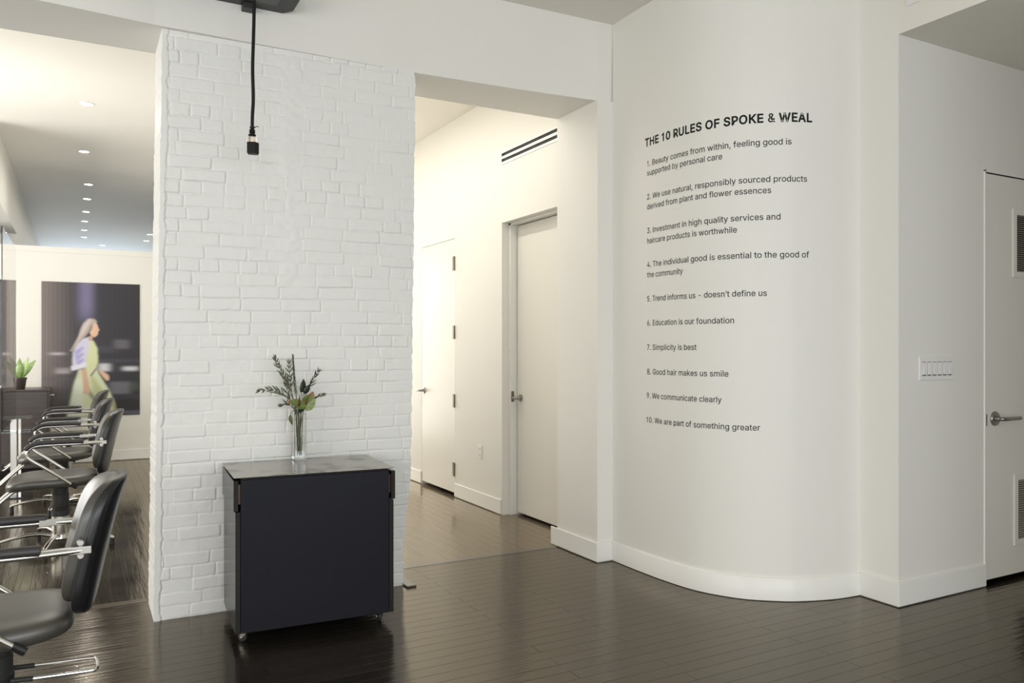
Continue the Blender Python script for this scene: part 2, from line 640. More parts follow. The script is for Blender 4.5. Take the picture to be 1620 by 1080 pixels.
    COL.objects.link(o)
    struct(o, 'white painted brick pier behind the black rolling cart', 'wall')


brick_pier()

# --- stub, corridor wall with two door openings
o = MB().box(2.99, 3.2, 4.30, 4.80, 0, 3.04).build('wall_stub', M['wall'], smooth=False)
struct(o, 'short white pier between the corridor and the curved wall', 'wall')
mb = MB()
D1 = (6.862, 7.692, 2.452)      # far door: y0, y1, top
D2 = (4.97, 5.914, 2.464)       # near door, recessed
T = 0.20
mb.box(HX, HX + T, 4.80, D2[0], 0, 3.6)
mb.box(HX, HX + T, D2[0], D2[1], D2[2], 3.6)
mb.box(HX, HX + T, D2[1], D1[0], 0, 3.6)
mb.box(HX, HX + T, D1[0], D1[1], D1[2], 3.6)
mb.box(HX, HX + T, D1[1], 10.2, 0, 3.6)
o = mb.build('wall_corridor', M['wall'], smooth=False)
struct(o, 'long white corridor wall with two plain doors', 'wall')
o = MB().box(3.34, 3.4, 4.8, 10.2, 0, 3.6).build('wall_behind_doors', M['black_gap'], smooth=False)
struct(o, 'dark space behind the corridor doors', 'wall')
o = MB().box(1.76, HX + T, 10.2, 10.4, 0, 3.6).build('wall_corridor_end', M['wall'], smooth=False)
struct(o, 'white end wall of the corridor', 'wall')
o = MB().box(1.60, 1.70, 4.82, 21.2, 0, 3.6).build('wall_divider', M['wall'], smooth=False)
struct(o, 'white wall dividing corridor from chairs', 'wall')
o = MB().box(-4.2, 1.6, 11.144, 11.26, 0, 2.64).build('wall_partition', M['wall'], smooth=False)
struct(o, 'low cream partition wall behind the row of chairs, carrying the poster', 'wall')
o = MB().box(-4.2, 1.6, 11.138, 11.27, 2.575, 2.645).build('trim_1', M['wall'], bevel=0.003)
struct(o, 'cap strip along the partition top', 'trim')
o = MB().box(-4.2, 1.6, 21.0, 21.2, 0, 3.6).build('wall_far', M['wall'], smooth=False)
struct(o, 'far end wall beyond the partition', 'wall')
# bulkhead and full-height wall beyond the partition
o = MB().box(-0.95, -0.70, 9.0, 12.1, 2.89, 3.6).box(-0.95, -0.70, 12.1, 20.9, 0, 3.6).build('wall_bulkhead', M['wall'], smooth=False)
struct(o, 'white bulkhead under the ceiling beside the row of downlights', 'wall')

# --- curved wall
BP = [(3.100, 4.30), (3.097, 4.15), (3.096, 4.004), (3.098, 3.87), (3.103, 3.762), (3.127, 3.562), (3.180, 3.411), (3.275, 3.262),
      (3.429, 3.134), (3.530, 3.083), (3.63, 3.047), (3.746, 3.018), (3.91, 3.003)]
Cb = np.array([[p.x, p.y] for p in smooth_path([(x, y, 0) for x, y in BP], 12)])
Tn = np.gradient(Cb, axis=0)
Tn /= np.linalg.norm(Tn, axis=1)[:, None]
Nn = np.stack([-Tn[:, 1], Tn[:, 0]], 1)
Cw = Cb + 0.012 * Nn
Sw = np.r_[0, np.cumsum(np.linalg.norm(np.diff(Cw, axis=0), axis=1))]
mb = MB()
Cin = Cb + 0.11 * Nn
R = [[(*Cw[i], 0), (*Cin[i], 0), (*Cin[i], 3.6), (*Cw[i], 3.6)] for i in range(len(Cw))]
mb.rings(R)
o = mb.build('wall_curved', M['wall'], angle=30)
struct(o, 'tall curved white wall carrying the black lettering', 'wall')
mb = MB()
R = [[(*(Cb[i] + 0.013 * Nn[i]), 0.004), (*(Cb[i] + 0.013 * Nn[i]), BH), (*(Cb[i] + 0.004 * Nn[i]), BH - 0.001), (*Cb[i], BH - 0.006), (*Cb[i], 0.004)] for i in range(len(Cb))]
mb.rings(R)
o = mb.build('baseboard_curved', M['trim'], angle=40)
struct(o, 'white baseboard bent along the foot of the curved wall', 'baseboard')

# --- recess with the louvred door
RX, RY, RZ = 3.905, 2.772, 3.108
o = MB().box(RX, 4.2, RY + 0.001, 3.06, 0, 3.6).build('wall_return', M['wall'], smooth=False)
struct(o, 'narrow white return beside the curved wall', 'wall')
D3 = (4.706, 5.63, 2.446)
mb = MB()
mb.box(RX + 0.001, D3[0], RY, RY + 0.12, 0, RZ + 0.02)
mb.box(D3[0], D3[1], RY, RY + 0.12, D3[2], RZ + 0.02)
mb.box(D3[1], 7, RY, RY + 0.12, 0, RZ + 0.02)
o = mb.build('wall_recess', M['wall'], smooth=False)
struct(o, 'white back wall of the recess with switches and vented door', 'wall')
o = MB().box(4.6, 5.8, RY + 0.13, RY + 0.2, 0, 2.6).build('wall_behind_vented_door', M['black_gap'], smooth=False)
struct(o, 'dark space behind the vented door', 'wall')
o = MB().box(RX, 7, 0.6, RY + 0.001, RZ, 3.6).build('ceiling_recess', M['ceiling'], smooth=False)
struct(o, 'low soffit over the recess', 'ceiling')
o = MB().box(RX, 7, -4.2, 0.6, 0, 3.6).build('wall_side', M['wall'], smooth=False)
struct(o, 'white side wall beyond the recess', 'wall')
o = MB().box(6.6, 7, 0.5, 3, 0, 3.6).build('wall_recess_end', M['wall'], smooth=False)
struct(o, 'end wall of the recess', 'wall')
# --- street walls behind the camera with window openings
mb = MB()
for x0, x1 in ((-4.2, -3.4), (-1.2, -0.9), (1.3, 1.6), (3.4, 3.95)):
    mb.box(x0, x1, -4.2, -4.0, 0, 3.6)
mb.box(-4.2, 3.95, -4.2, -4.0, 0, 0.6)
mb.box(-4.2, 3.95, -4.2, -4.0, 2.9, 3.6)
o = mb.build('wall_street', M['wall'], smooth=False)
struct(o, 'street wall with three large windows', 'wall')
mb = MB()
mb.box(-4.2, -4.0, -4.2, -2.2, 0, 3.6).box(-4.2, -4.0, 3.0, 6.6, 0, 3.6).box(-4.2, -4.0, 10.2, 21.2, 0, 3.6)
mb.box(-4.2, -4.0, 6.6, 10.2, 0, 0.6).box(-4.2, -4.0, 6.6, 10.2, 2.85, 3.6)
mb.box(-4.2, -4.0, -2.2, 3.0, 0, 0.6).box(-4.2, -4.0, -2.2, 3.0, 2.95, 3.6)
o = mb.build('wall_window_side', M['wall'], smooth=False)
struct(o, 'side wall with two wide windows', 'wall')

# --- straight baseboards


def baseboard(name, x0, x1, y0, y1, label):
    o = MB().box(x0, x1, y0, y1, 0.006, BH).build(name, M['trim'], bevel=0.004)
    return struct(o, label, 'baseboard')


baseboard('baseboard_corridor', HX - 0.013, HX, D2[1] + 0.01, D1[0] - 0.004, 'white baseboard between the two corridor doors')
baseboard('baseboard_corridor_far', HX - 0.013, HX, D1[1] + 0.004, 10.2, 'white baseboard beyond the far corridor door')
o = MB().prism([(2.977, 4.287), (3.10, 4.287), (3.10, 4.302), (2.99, 4.302), (2.99, 4.868), (2.977, 4.868)], 0.006, BH).build('baseboard_stub', M['trim'], bevel=0.003)
struct(o, 'white baseboard wrapped around the short pier', 'baseboard')
o = MB().prism([(RX - 0.013, 2.759), (D3[0] - 0.012, 2.759), (D3[0] - 0.012, RY), (RX, RY), (RX, 3.006), (RX - 0.013, 3.006)], 0.005, BH + 0.003).build('baseboard_recess', M['trim'], bevel=0.003)
struct(o, 'white baseboard around the recess corner', 'baseboard')
baseboard('baseboard_partition', -4.0, 1.6, 11.13, 11.144, 'white baseboard below the poster')
o = MB().box(1.70, 2.99, 4.765, 4.83, -0.02, 0.0012).build('trim_2', M['threshold'], smooth=False)
struct(o, 'dark wooden threshold strip across the corridor opening', 'trim')
o = MB().box(-4.0, 0.335, 4.83, 4.90, -0.02, 0.0012).build('trim_3', M['threshold'], smooth=False)
struct(o, 'dark wooden threshold strip under the beam', 'trim')
o = MB().prism([(1.69, 4.37), (1.748, 4.372), (1.748, 4.77), (1.69, 4.77)], 0.0, 0.011).build('trim_4', M['threshold'], bevel=0.002)
struct(o, 'small wooden floor patch beside the brick pier foot', 'trim')

# ------------------------------------------------------------------ doors


def lever(parent, name, p, face, along, mtl, rose_r=0.036, length=0.115):
    """rose and lever; face = outward unit vector, along = lever direction"""
    f, a = Vector(face), Vector(along)
    mb = MB()
    ax = 'X' if abs(f.x) > 0.5 else 'Y'
    s = f.x if ax == 'X' else f.y
    mb.lathe([(rose_r * 0.99, 0), (rose_r, s * 0.004), (rose_r * 0.92, s * 0.011), (rose_r * 0.5, s * 0.013), (0.015, s * 0.014), (0.0135, s * 0.02), (0.0155, s * 0.022), (0.0155, s * 0.03), (0.012, s * 0.033), (0.0115, s * 0.05)], 28, p, ax)
    h = mb.build(name, mtl, parent)
    P = Vector(p)
    pts = [P + f * 0.042 - a * 0.006, P + f * 0.052 + a * 0.004, P + f * 0.056 + a * 0.03, P + f * 0.056 + a * 0.06, P + f * 0.055 + a * (length - 0.02), P + f * 0.052 + a * length, P + f * 0.05 + a * (length + 0.004)]
    lv = MB().tube(smooth_path(pts, 4), [0.011 - 0.0] * 16 + [0.012] * 8 + [0.006], 12, 1.0)
    lv.build('lever', mtl, h)
    return h


dr = MB().box(HX + 0.0005, HX + 0.04, D1[0] + 0.003, D1[1] - 0.003, 0.036, D1[2] - 0.004).build('door_1', M['door'], bevel=0.0015)
struct(dr, 'flush white far corridor door with four dark hinges', 'door')
for z0, z1 in ((2.147, 2.28), (1.497, 1.623), (0.846, 0.972), (0.195, 0.322)):
    hg = MB().box(HX - 0.003, HX + 0.002, D1[0] + 0.005, D1[0] + 0.055, z0, z1)
    hg.lathe([(0.0075, z0), (0.0075, z1)], 12, (HX - 0.007, D1[0] + 0.003, 0))
    hg.build('hinge', M['bronze'], dr)
lever(dr, 'door_handle', (HX, 7.625, 0.975), (-1, 0, 0), (0, 1, 0), M['steel'], 0.03, 0.085)

dr = MB().box(3.262, 3.302, D2[0] + 0.003, D2[1] - 0.046, 0.024, D2[2] - 0.024).build('door_2', M['door'], bevel=0.0015)
struct(dr, 'white recessed corridor door partly hidden by the short pier', 'door')
fr = MB().box(3.20, 3.33, D2[1] - 0.036, D2[1], 0, D2[2]).box(3.20, 3.33, D2[0] + 0.0, D2[1], D2[2] - 0.018, D2[2] + 0.0)
fr = fr.build('door_frame', M['trim'], dr, bevel=0.002)
sp = MB().box(3.206, 3.232, D2[1] - 0.0385, D2[1] - 0.035, 0.955, 1.045).build('strike_plate', M['bronze'], dr, bevel=0.001)
lever(dr, 'door_handle', (3.262, 5.808, 0.99), (-1, 0, 0), (0, 1, 0), M['steel'], 0.03, 0.07)

dr = MB().box(D3[0] + 0.004, D3[1] - 0.004, RY + 0.004, RY + 0.044, 0.032, D3[2] - 0.005).build('door_3', M['door'], bevel=0.0015)
struct(dr, 'white door in the recess with lever handle and two louvred vents', 'door')
fr = MB().box(D3[0] - 0.018, D3[0] - 0.004, RY - 0.006, RY + 0.06, BH, D3[2] + 0.02).box(D3[0] - 0.018, D3[1] + 0.018, RY - 0.006, RY + 0.06, D3[2], D3[2] + 0.016)
fr.build('door_frame', M['trim'], dr, bevel=0.002)
MB().box(D3[0] - 0.003, D3[0] + 0.014, RY - 0.001, RY + 0.0038, 0.945, 1.015).build('latch_plate', M['bronze'], dr)
lever(dr, 'door_handle', (4.802, RY + 0.004, 0.985), (0, -1, 0), (1, 0, 0), M['steel'], 0.044, 0.175)


def grille(x0, x1, z0, z1, n):
    y = RY + 0.004
    b = 0.038
    g = MB()
    g.box(x0, x1, y - 0.008, y, z0, z0 + b * 0.9).box(x0, x1, y - 0.008, y, z1 - b * 0.9, z1)
    g.box(x0, x0 + b, y - 0.008, y, z0 + b * 0.9, z1 - b * 0.9).box(x1 - b, x1, y - 0.008, y, z0 + b * 0.9, z1 - b * 0.9)
    g = g.build('vent_grille', M['door'], dr, bevel=0.001)
    MB().box(x0 + b, x1 - b, y - 0.0004, y + 0.0, z0 + b * 0.9, z1 - b * 0.9).build('vent_back', M['black_gap'], g, smooth=False)
    sl = MB()
    h = (z1 - z0 - 1.8 * b) / n
    for i in range(n):
        z = z0 + 0.9 * b + h * (i + 0.5)
        sl.rings([[(x, y - 0.0075, z - h * 0.38), (x, y - 0.0065, z - h * 0.40), (x, y - 0.001, z + h * 0.12), (x, y - 0.002, z + h * 0.16)] for x in (x0 + b, x1 - b)])
    sl.build('louvre_slats', M['steel_dull'], g, smooth=False)


M['steel_dull'] = mat('grey_louvre_paint', (0.30, 0.285, 0.25), 0.5)
grille(4.986, 5.40, 1.838, 2.252, 27)
grille(5.0, 5.40, 0.205, 0.634, 27)

# ------------------------------------------------------------------ wall fittings
# slot diffuser over the recessed door
t = thing('slot_vent', 'long white slot air vent with two black openings high over the recessed door', 'vent', (HX, 5.45, 2.951))
y0, y1 = 5.03 - 5.45 - 0.12, 5.912 - 5.45
f = MB()
for z0, z1 in ((0, 0.022), (0.047, 0.070), (0.095, 0.112)):
    f.box(-0.006, 0, y0, y1, z0, z1)
f.box(-0.006, 0, y1, y1 + 0.012, 0, 0.112).box(-0.006, 0, y0 - 0.012, y0, 0, 0.112)
f.build('vent_frame', M['trim'], t, bevel=0.001)
MB().box(-0.0012, -0.0002, y0, y1, 0.01, 0.105).build('vent_back', M['black_gap'], t, smooth=False)
vb = MB()
for zc in (0.0345, 0.0825):
    vb.box(-0.004, -0.0014, y0, y1 - 0.05, zc - 0.003, zc + 0.001)
vb.build('vent_blade', M['dark_grey'], t, smooth=False)

t = thing('wall_outlet', 'small white electrical outlet low on the corridor wall between the doors', 'outlet', (HX, 6.32, 0.487))
MB().box(-0.006, 0, -0.037, 0.037, -0.06, 0.06).build('cover_plate', M['plate'], t, bevel=0.003)
for zc in (-0.027, 0.027):
    s = MB().box(-0.0085, -0.006, -0.017, 0.017, zc - 0.014, zc + 0.014).build('socket', M['plate'], t, bevel=0.002)
    MB().box(-0.0089, -0.0084, -0.009, -0.006, zc - 0.006, zc + 0.006).box(-0.0089, -0.0084, 0.006, 0.009, zc - 0.006, zc + 0.006).build('slots', M['black_gap'], s, smooth=False)

t = thing('light_switch', 'wide white plate of six rocker switches on the recess wall', 'light switch', (4.2325, RY, 1.292))
MB().box(-0.155, 0.155, -0.007, 0, -0.066, 0.066).build('cover_plate', M['plate'], t, bevel=0.004)
for i in range(6):
    x = -0.116 + i * 0.0464
    rk = MB()
    rk.rings([[(xx, -0.0065, -0.035), (xx, -0.014, -0.034), (xx, -0.0095, 0.034), (xx, -0.0065, 0.035)] for xx in (x - 0.0155, x + 0.0155)])
    rk.build('rocker', M['plate'], t, bevel=0.0008)
fm = MB()
for i in range(6):
    x = -0.116 + i * 0.0464
    fm.box(x - 0.0168, x + 0.0168, -0.0074, -0.0066, -0.0405, 0.038)
fm.build('rocker_gap', mat('switch_gap', (0.10, 0.10, 0.10), 0.6), t, smooth=False)
o = MB().box(RX - 0.008, RX, 2.645, 2.722, 3.238, 3.33).build('access_plate', M['plate'], bevel=0.002)
tag(o, 'small white plate high on the bulkhead over the recess', 'plate')

# ------------------------------------------------------------------ lettering on the curved wall
LEFT = 0.368
LINES = [
    ('title', [('THE 10 RULES OF SPOKE & WEAL', 0.348, 1.431, 2.663)], 0.0473, True, 'bold black capital heading at the top of the curved wall lettering'),
    ('1', [('1. Beauty comes from within, feeling good is', LEFT, 1.311, 2.536), ('supported by personal care', LEFT, 0.934, 2.478)], 0.0334, False, 'black lettered rule about beauty from within, first rule under the heading'),
    ('2', [('2. We use natural, responsibly sourced products', LEFT, 1.401, 2.330), ('derived from plant and flower essences', LEFT, 1.201, 2.268)], 0.0334, False, 'black lettered rule about natural products and flower essences'),
    ('3', [('3. Investment in high quality services and', LEFT, 1.251, 2.120), ('haircare products is worthwhile', LEFT, 1.017, 2.056)], 0.0334, False, 'black lettered rule about investment in services and haircare'),
    ('4', [('4. The individual good is essential to the good of', LEFT, 1.413, 1.909), ('the community', LEFT, 0.678, 1.845)], 0.0334, False, 'black lettered rule about the individual good and the community'),
    ('5', [("5. Trend informs us - doesn\u2019t define us", LEFT, 1.178, 1.696)], 0.0334, False, 'single line of black lettering about trend, fifth rule'),
    ('6', [('6. Education is our foundation', LEFT, 1.001, 1.546)], 0.0334, False, 'single line of black lettering about education, sixth rule'),
    ('7', [('7. Simplicity is best', LEFT, 0.776, 1.395)], 0.0334, False, 'shortest line of black lettering, about simplicity, seventh rule'),
    ('8', [('8. Good hair makes us smile', LEFT, 0.97, 1.244)], 0.0334, False, 'single line of black lettering about good hair and smiling, eighth rule'),
    ('9', [('9. We communicate clearly', LEFT - 0.003, 0.931, 1.096)], 0.0334, False, 'single line of black lettering about communicating clearly, ninth rule'),
    ('10', [('10. We are part of something greater', LEFT - 0.005, 1.142, 0.945)], 0.0334, False, 'lowest line of black lettering, about something greater, tenth rule'),
]


def on_curve(s):
    x = np.interp(s, Sw, Cw[:, 0])
    y = np.interp(s, Sw, Cw[:, 1])
    nx = np.interp(s, Sw, Nn[:, 0])
    ny = np.interp(s, Sw, Nn[:, 1])
    return x, y, nx, ny


# letter outlines: advance width and closed contours, capital height 509
GLYPHS = {
    '&': (448, [[197,-7,165,-5,136,1,110,12,88,26,69,42,54,62,43,84,36,108,34,133,36,154,40,173,47,189,58,205,70,220,85,235,140,279,216,335,237,352,255,375,259,384,261,394,262,405,260,420,255,434,245,445,233,454,219,459,201,461,189,460,178,457,168,453,159,447,151,440,145,431,141,421,138,411,137,399,138,386,141,375,145,363,169,327,204,284,438,0,364,0,171,231,121,293,108,310,96,327,87,344,81,361,77,379,75,398,77,420,82,440,91,458,102,474,117,488,134,499,154,507,176,512,200,513,224,512,246,507,266,499,283,488,297,475,308,459,317,442,322,424,324,404,323,389,320,375,315,362,309,349,301,336,291,325,256,293,154,217,135,202,121,188,110,174,103,161,98,146,97,131,98,115,102,101,109,87,118,76,130,66,143,57,158,51,175,48,193,46,213,48,232,52,251,59,269,69,286,81,301,95,315,112,327,131,336,151,343,174,348,198,349,224,408,224,406,194,403,167,397,144,389,124,380,107,371,92,345,62,333,47,315,30,294,17,271,7,246,-1,221,-5]]),
    ',': (188, [[38,-119,68,71,137,71,84,-119]]),
    '-': (453, [[337,244,337,188,114,188,114,244]]),
    '.': (188, [[95,-4,83,-3,73,1,63,9,55,18,51,29,50,41,51,53,55,64,63,73,73,81,83,85,95,87,107,85,118,81,128,73,135,64,140,53,141,41,140,29,135,18,128,9,118,1,107,-3]]),
    '0': (453, [[227,-7,199,-5,174,1,151,11,130,24,111,41,95,62,80,86,69,113,60,144,53,178,49,214,48,254,49,294,53,330,60,364,69,395,81,422,95,447,112,467,130,484,151,498,174,508,200,514,227,516,254,514,279,508,302,498,323,484,342,467,358,447,372,422,384,395,393,364,400,330,404,294,405,254,404,214,400,178,393,144,384,113,373,86,359,62,342,41,323,24,302,11,279,1,254,-5],[227,50,250,52,271,60,290,74,306,92,320,116,330,144,336,168,340,194,343,223,344,254,343,285,340,314,336,341,330,365,320,393,306,416,290,435,271,449,250,457,227,460,203,457,182,449,163,435,147,416,134,393,123,365,117,341,113,314,110,285,109,254,110,223,113,194,117,168,123,144,134,116,147,92,163,74,182,60,203,52]]),
    '1': (400, [[186,0,186,386,80,386,80,428,140,436,178,462,196,509,244,509,244,0]]),
    '2': (453, [[64,0,64,47,234,229,282,282,294,298,303,312,311,327,316,341,319,356,320,371,319,389,315,405,308,419,298,431,287,441,273,449,258,455,241,458,224,460,205,458,188,454,172,447,159,438,148,427,139,413,132,398,128,381,127,362,66,362,68,391,75,418,86,442,102,464,121,482,143,496,168,507,196,513,225,516,254,513,281,507,306,497,328,482,346,465,361,445,372,423,379,398,381,372,380,354,377,336,371,318,363,299,351,280,336,259,267,180,153,60,153,57,389,57,389,0]]),
    '3': (453, [[218,-7,188,-5,159,1,133,10,108,22,88,38,70,57,57,79,48,104,44,132,109,132,112,115,118,100,126,87,137,76,150,66,165,59,182,54,200,51,219,50,239,51,258,55,275,61,291,69,304,80,315,93,323,108,328,125,329,145,328,163,323,180,316,196,306,211,292,223,275,234,254,241,229,246,201,248,157,248,157,299,288,448,288,452,70,452,70,509,372,509,372,461,211,278,211,289,239,290,264,288,287,284,308,276,333,262,354,244,371,222,383,198,391,173,393,145,390,116,383,90,370,66,354,45,333,27,309,12,288,4,266,-2,243,-6]]),
    '4': (453, [[40,105,40,158,247,509,311,509,109,166,109,163,413,163,413,105],[282,0,282,121,282,146,282,318,343,318,343,0]]),
    '5': (453, [[221,-7,192,-5,165,1,140,11,118,25,99,41,83,60,71,82,63,105,60,130,122,130,125,115,130,102,138,89,148,78,160,68,173,60,188,54,204,51,221,50,241,51,259,56,276,64,291,75,304,89,314,104,322,122,326,141,328,162,326,183,321,203,314,221,303,237,290,251,275,262,257,270,238,275,218,277,201,276,184,273,167,268,152,262,139,255,128,246,67,253,96,509,366,509,366,452,151,452,134,301,136,301,148,311,162,318,178,325,194,330,212,333,229,334,252,332,274,328,294,321,313,311,330,299,345,285,358,269,370,251,379,231,386,210,390,187,391,163,390,139,385,117,379,95,369,76,352,52,332,32,309,15,289,6,268,-1,245,-5]]),
    '6': (453, [[226,-7,196,-4,168,3,142,15,119,31,100,51,84,74,73,101,66,130,64,162,65,187,71,212,80,239,89,261,102,285,118,311,137,340,252,509,322,509,151,261,145,261,151,270,157,279,165,288,174,295,184,302,196,307,208,311,221,313,235,314,265,312,291,305,316,295,337,280,355,262,370,240,380,215,387,187,389,157,387,127,379,98,368,73,352,50,333,30,310,14,284,3,257,-4],[226,48,245,50,263,55,279,63,293,73,304,86,314,101,322,119,326,137,327,157,326,178,322,196,314,213,304,228,293,241,279,251,263,259,245,264,226,265,207,264,190,259,174,252,160,241,148,229,138,214,131,197,126,179,125,158,126,138,131,119,138,102,148,86,160,73,174,63,190,55,207,50]]),
    '7': (453, [[97,0,323,448,323,452,62,452,62,509,391,509,391,449,165,0]]),
    '8': (453, [[226,-7,201,-6,178,-2,156,3,136,11,111,25,91,42,74,62,62,84,54,109,52,135,53,156,58,176,65,195,75,212,87,228,101,241,117,252,134,260,153,265,153,267,129,276,109,289,93,308,80,330,73,354,70,380,73,405,79,429,90,450,106,469,124,485,146,498,170,508,197,514,226,516,255,514,282,508,306,498,328,485,346,469,361,450,373,429,379,405,382,380,379,354,372,330,359,308,343,289,323,276,300,267,300,265,319,260,335,252,351,241,365,228,377,212,387,195,395,176,399,156,401,135,398,109,391,84,378,62,362,42,341,25,317,11,296,3,275,-2,251,-6],[226,49,248,50,267,54,285,60,300,69,313,79,323,91,331,106,335,121,337,139,335,157,330,173,322,189,312,202,298,213,283,223,265,230,247,234,226,235,206,234,187,230,169,223,154,213,140,202,130,189,122,173,117,157,115,139,117,121,121,106,129,91,139,79,152,69,167,60,185,54,205,50],[226,290,244,291,260,294,274,300,287,308,298,318,307,330,314,344,318,359,319,376,318,392,314,407,308,420,299,432,288,442,275,449,260,455,244,459,226,460,208,459,192,455,177,449,164,442,153,432,145,420,138,407,134,392,133,376,134,359,138,344,145,330,154,318,165,308,178,300,193,294,209,291]]),
    '9': (453, [[226,516,256,513,285,506,310,494,333,478,352,458,368,434,380,408,387,378,389,347,387,322,382,296,373,270,363,248,350,224,334,197,315,168,200,0,130,0,301,248,307,248,302,238,295,229,287,221,278,214,268,207,257,202,245,198,232,195,218,195,188,197,161,203,137,214,116,229,98,247,83,269,72,294,66,321,64,352,66,382,73,411,85,436,101,459,120,479,143,494,168,506,196,513],[226,460,207,459,190,454,174,446,160,435,148,423,138,407,131,390,127,372,125,352,127,331,131,313,138,295,148,280,160,268,174,257,190,250,207,245,226,243,245,245,263,249,279,257,293,267,305,280,314,295,322,312,326,330,327,350,326,371,322,390,314,407,305,422,293,435,279,446,263,454,245,459]]),
    'A': (480, [[16,0,201,509,276,509,463,0,395,0,287,302,264,372,232,478,245,478,213,371,191,302,85,0],[110,142,110,199,370,199,370,142]]),
    'B': (456, [[60,0,60,509,241,509,274,507,304,501,329,491,350,477,367,461,381,442,390,421,396,398,398,374,397,353,393,336,387,320,378,307,368,295,356,286,343,278,329,272,315,267,315,262,331,260,347,254,363,245,378,234,391,220,402,203,411,184,416,161,418,136,416,111,410,88,400,67,386,48,368,31,344,18,324,10,301,4,275,1,247,0],[125,57,245,57,281,60,309,67,330,80,344,96,353,115,355,137,354,153,350,169,342,184,333,197,320,209,306,218,289,225,269,229,248,231,125,231],[125,285,238,285,256,287,273,290,288,296,302,304,314,314,323,326,330,340,335,355,336,372,333,393,326,412,313,429,294,442,270,449,240,452,125,452]]),
    'E': (419, [[60,0,60,509,372,509,372,452,125,452,125,286,355,286,355,229,125,229,125,57,375,57,375,0]]),
    'F': (410, [[60,0,60,509,369,509,369,452,125,452,125,278,346,278,346,221,125,221,125,0]]),
    'G': (520, [[269,-7,236,-5,205,1,176,11,149,25,125,43,104,64,85,88,69,116,57,146,47,179,42,215,40,254,42,293,47,329,57,362,69,393,85,421,103,445,125,466,149,484,175,498,203,508,233,514,265,516,291,514,316,510,340,504,363,494,384,483,403,469,421,453,436,436,449,416,460,395,468,373,474,349,408,349,402,365,395,379,387,393,378,406,368,417,356,427,344,436,330,443,315,448,300,453,283,455,265,456,236,453,209,445,183,432,160,414,141,392,125,364,116,340,109,314,105,285,103,254,105,223,109,194,116,168,125,145,137,124,151,105,166,90,184,76,210,63,238,56,269,53,296,55,322,61,345,71,365,85,382,102,396,123,407,147,413,173,415,202,434,199,283,199,283,256,478,256,478,200,476,170,471,141,463,115,451,91,436,69,419,50,399,33,377,19,352,8,326,0,298,-5]]),
    'H': (517, [[60,0,60,509,125,509,125,289,392,289,392,509,457,509,457,0,392,0,392,232,125,232,125,0]]),
    'I': (142, [[42,0,42,509,100,509,100,0]]),
    'K': (467, [[104,145,104,216,139,261,174,303,212,344,364,509,448,509,231,276,228,276],[60,0,60,509,125,509,125,334,124,225,125,193,125,0],[372,0,188,259,228,309,449,0]]),
    'L': (393, [[60,0,60,509,125,509,125,57,361,57,361,0]]),
    'O': (533, [[267,-7,235,-5,205,1,177,11,150,25,126,42,105,63,86,88,70,115,57,146,48,179,42,215,40,254,42,293,48,329,57,362,70,393,86,421,105,445,126,466,150,484,177,498,205,508,235,514,267,516,299,514,329,508,357,498,384,484,408,466,429,445,448,421,464,393,477,362,486,329,491,293,493,254,491,215,486,179,477,146,464,115,448,88,429,63,408,42,384,25,357,11,329,1,299,-5],[267,53,296,55,324,63,349,76,367,89,383,105,396,123,408,144,418,168,425,194,429,223,430,254,429,286,425,314,418,341,408,365,396,386,383,404,367,420,349,433,324,446,296,453,267,456,237,453,210,445,184,433,167,420,151,404,137,385,125,364,116,340,109,314,105,285,103,254,105,223,109,194,116,168,125,144,137,123,151,105,167,89,184,76,210,63,237,55]]),
    'P': (445, [[60,0,60,509,235,509,263,507,289,503,312,497,332,487,356,471,375,452,390,430,400,404,407,377,409,348,407,318,400,291,390,265,375,243,356,223,332,207,312,198,289,191,263,187,235,186,109,186,109,242,233,242,257,244,279,248,297,256,312,266,324,279,333,294,339,310,343,328,344,348,343,367,339,385,333,402,324,416,312,428,297,439,279,446,257,451,232,452,125,452,125,0]]),
    'R': (449, [[60,0,60,509,236,509,264,507,290,504,313,497,333,489,356,473,376,455,390,433,401,408,407,381,409,352,407,323,401,296,390,271,376,250,356,232,333,217,312,209,289,203,264,199,236,198,96,198,96,255,234,255,258,256,280,260,298,267,313,276,325,287,334,300,340,316,344,333,345,352,344,371,340,389,334,405,325,419,313,430,298,440,279,446,258,451,233,452,125,452,125,0],[353,0,230,229,303,229,428,0]]),
    'S': (447, [[224,-9,197,-8,172,-4,149,1,128,9,102,23,81,40,64,60,51,83,42,109,38,137,104,137,108,118,114,102,123,88,136,76,150,66,166,59,185,53,204,50,224,49,246,50,267,54,286,60,303,69,317,79,329,92,338,106,344,122,346,139,344,154,340,168,332,179,322,189,310,197,296,205,245,222,184,239,154,249,128,260,105,274,86,289,71,307,60,326,54,348,52,372,54,400,62,425,75,448,92,468,113,484,138,498,158,506,180,511,203,514,227,516,252,514,275,511,296,505,316,498,340,484,360,468,377,449,390,427,398,403,401,378,337,378,332,402,320,421,302,437,280,449,254,456,225,459,204,457,185,454,167,448,152,440,139,430,129,418,121,405,117,391,115,376,117,359,122,345,131,334,142,324,155,315,169,308,212,293,264,279,312,264,328,256,344,248,359,238,372,226,384,213,395,198,402,180,407,161,408,139,406,112,399,87,386,64,370,43,349,25,323,11,302,2,278,-4,252,-8]]),
    'T': (449, [[32,452,32,509,417,509,417,452,257,452,257,0,193,0,193,452]]),
    'U': (517, [[259,-8,230,-7,203,-2,177,5,154,15,133,28,114,43,98,60,85,80,74,101,66,124,62,148,60,173,60,509,124,509,124,178,126,155,132,133,141,113,153,95,169,80,187,68,208,59,232,53,259,52,285,53,309,59,331,68,349,80,364,95,377,113,385,133,391,155,393,178,393,509,457,509,457,173,456,148,451,124,443,101,433,80,419,60,403,43,384,28,363,15,340,5,315,-2,288,-7]]),
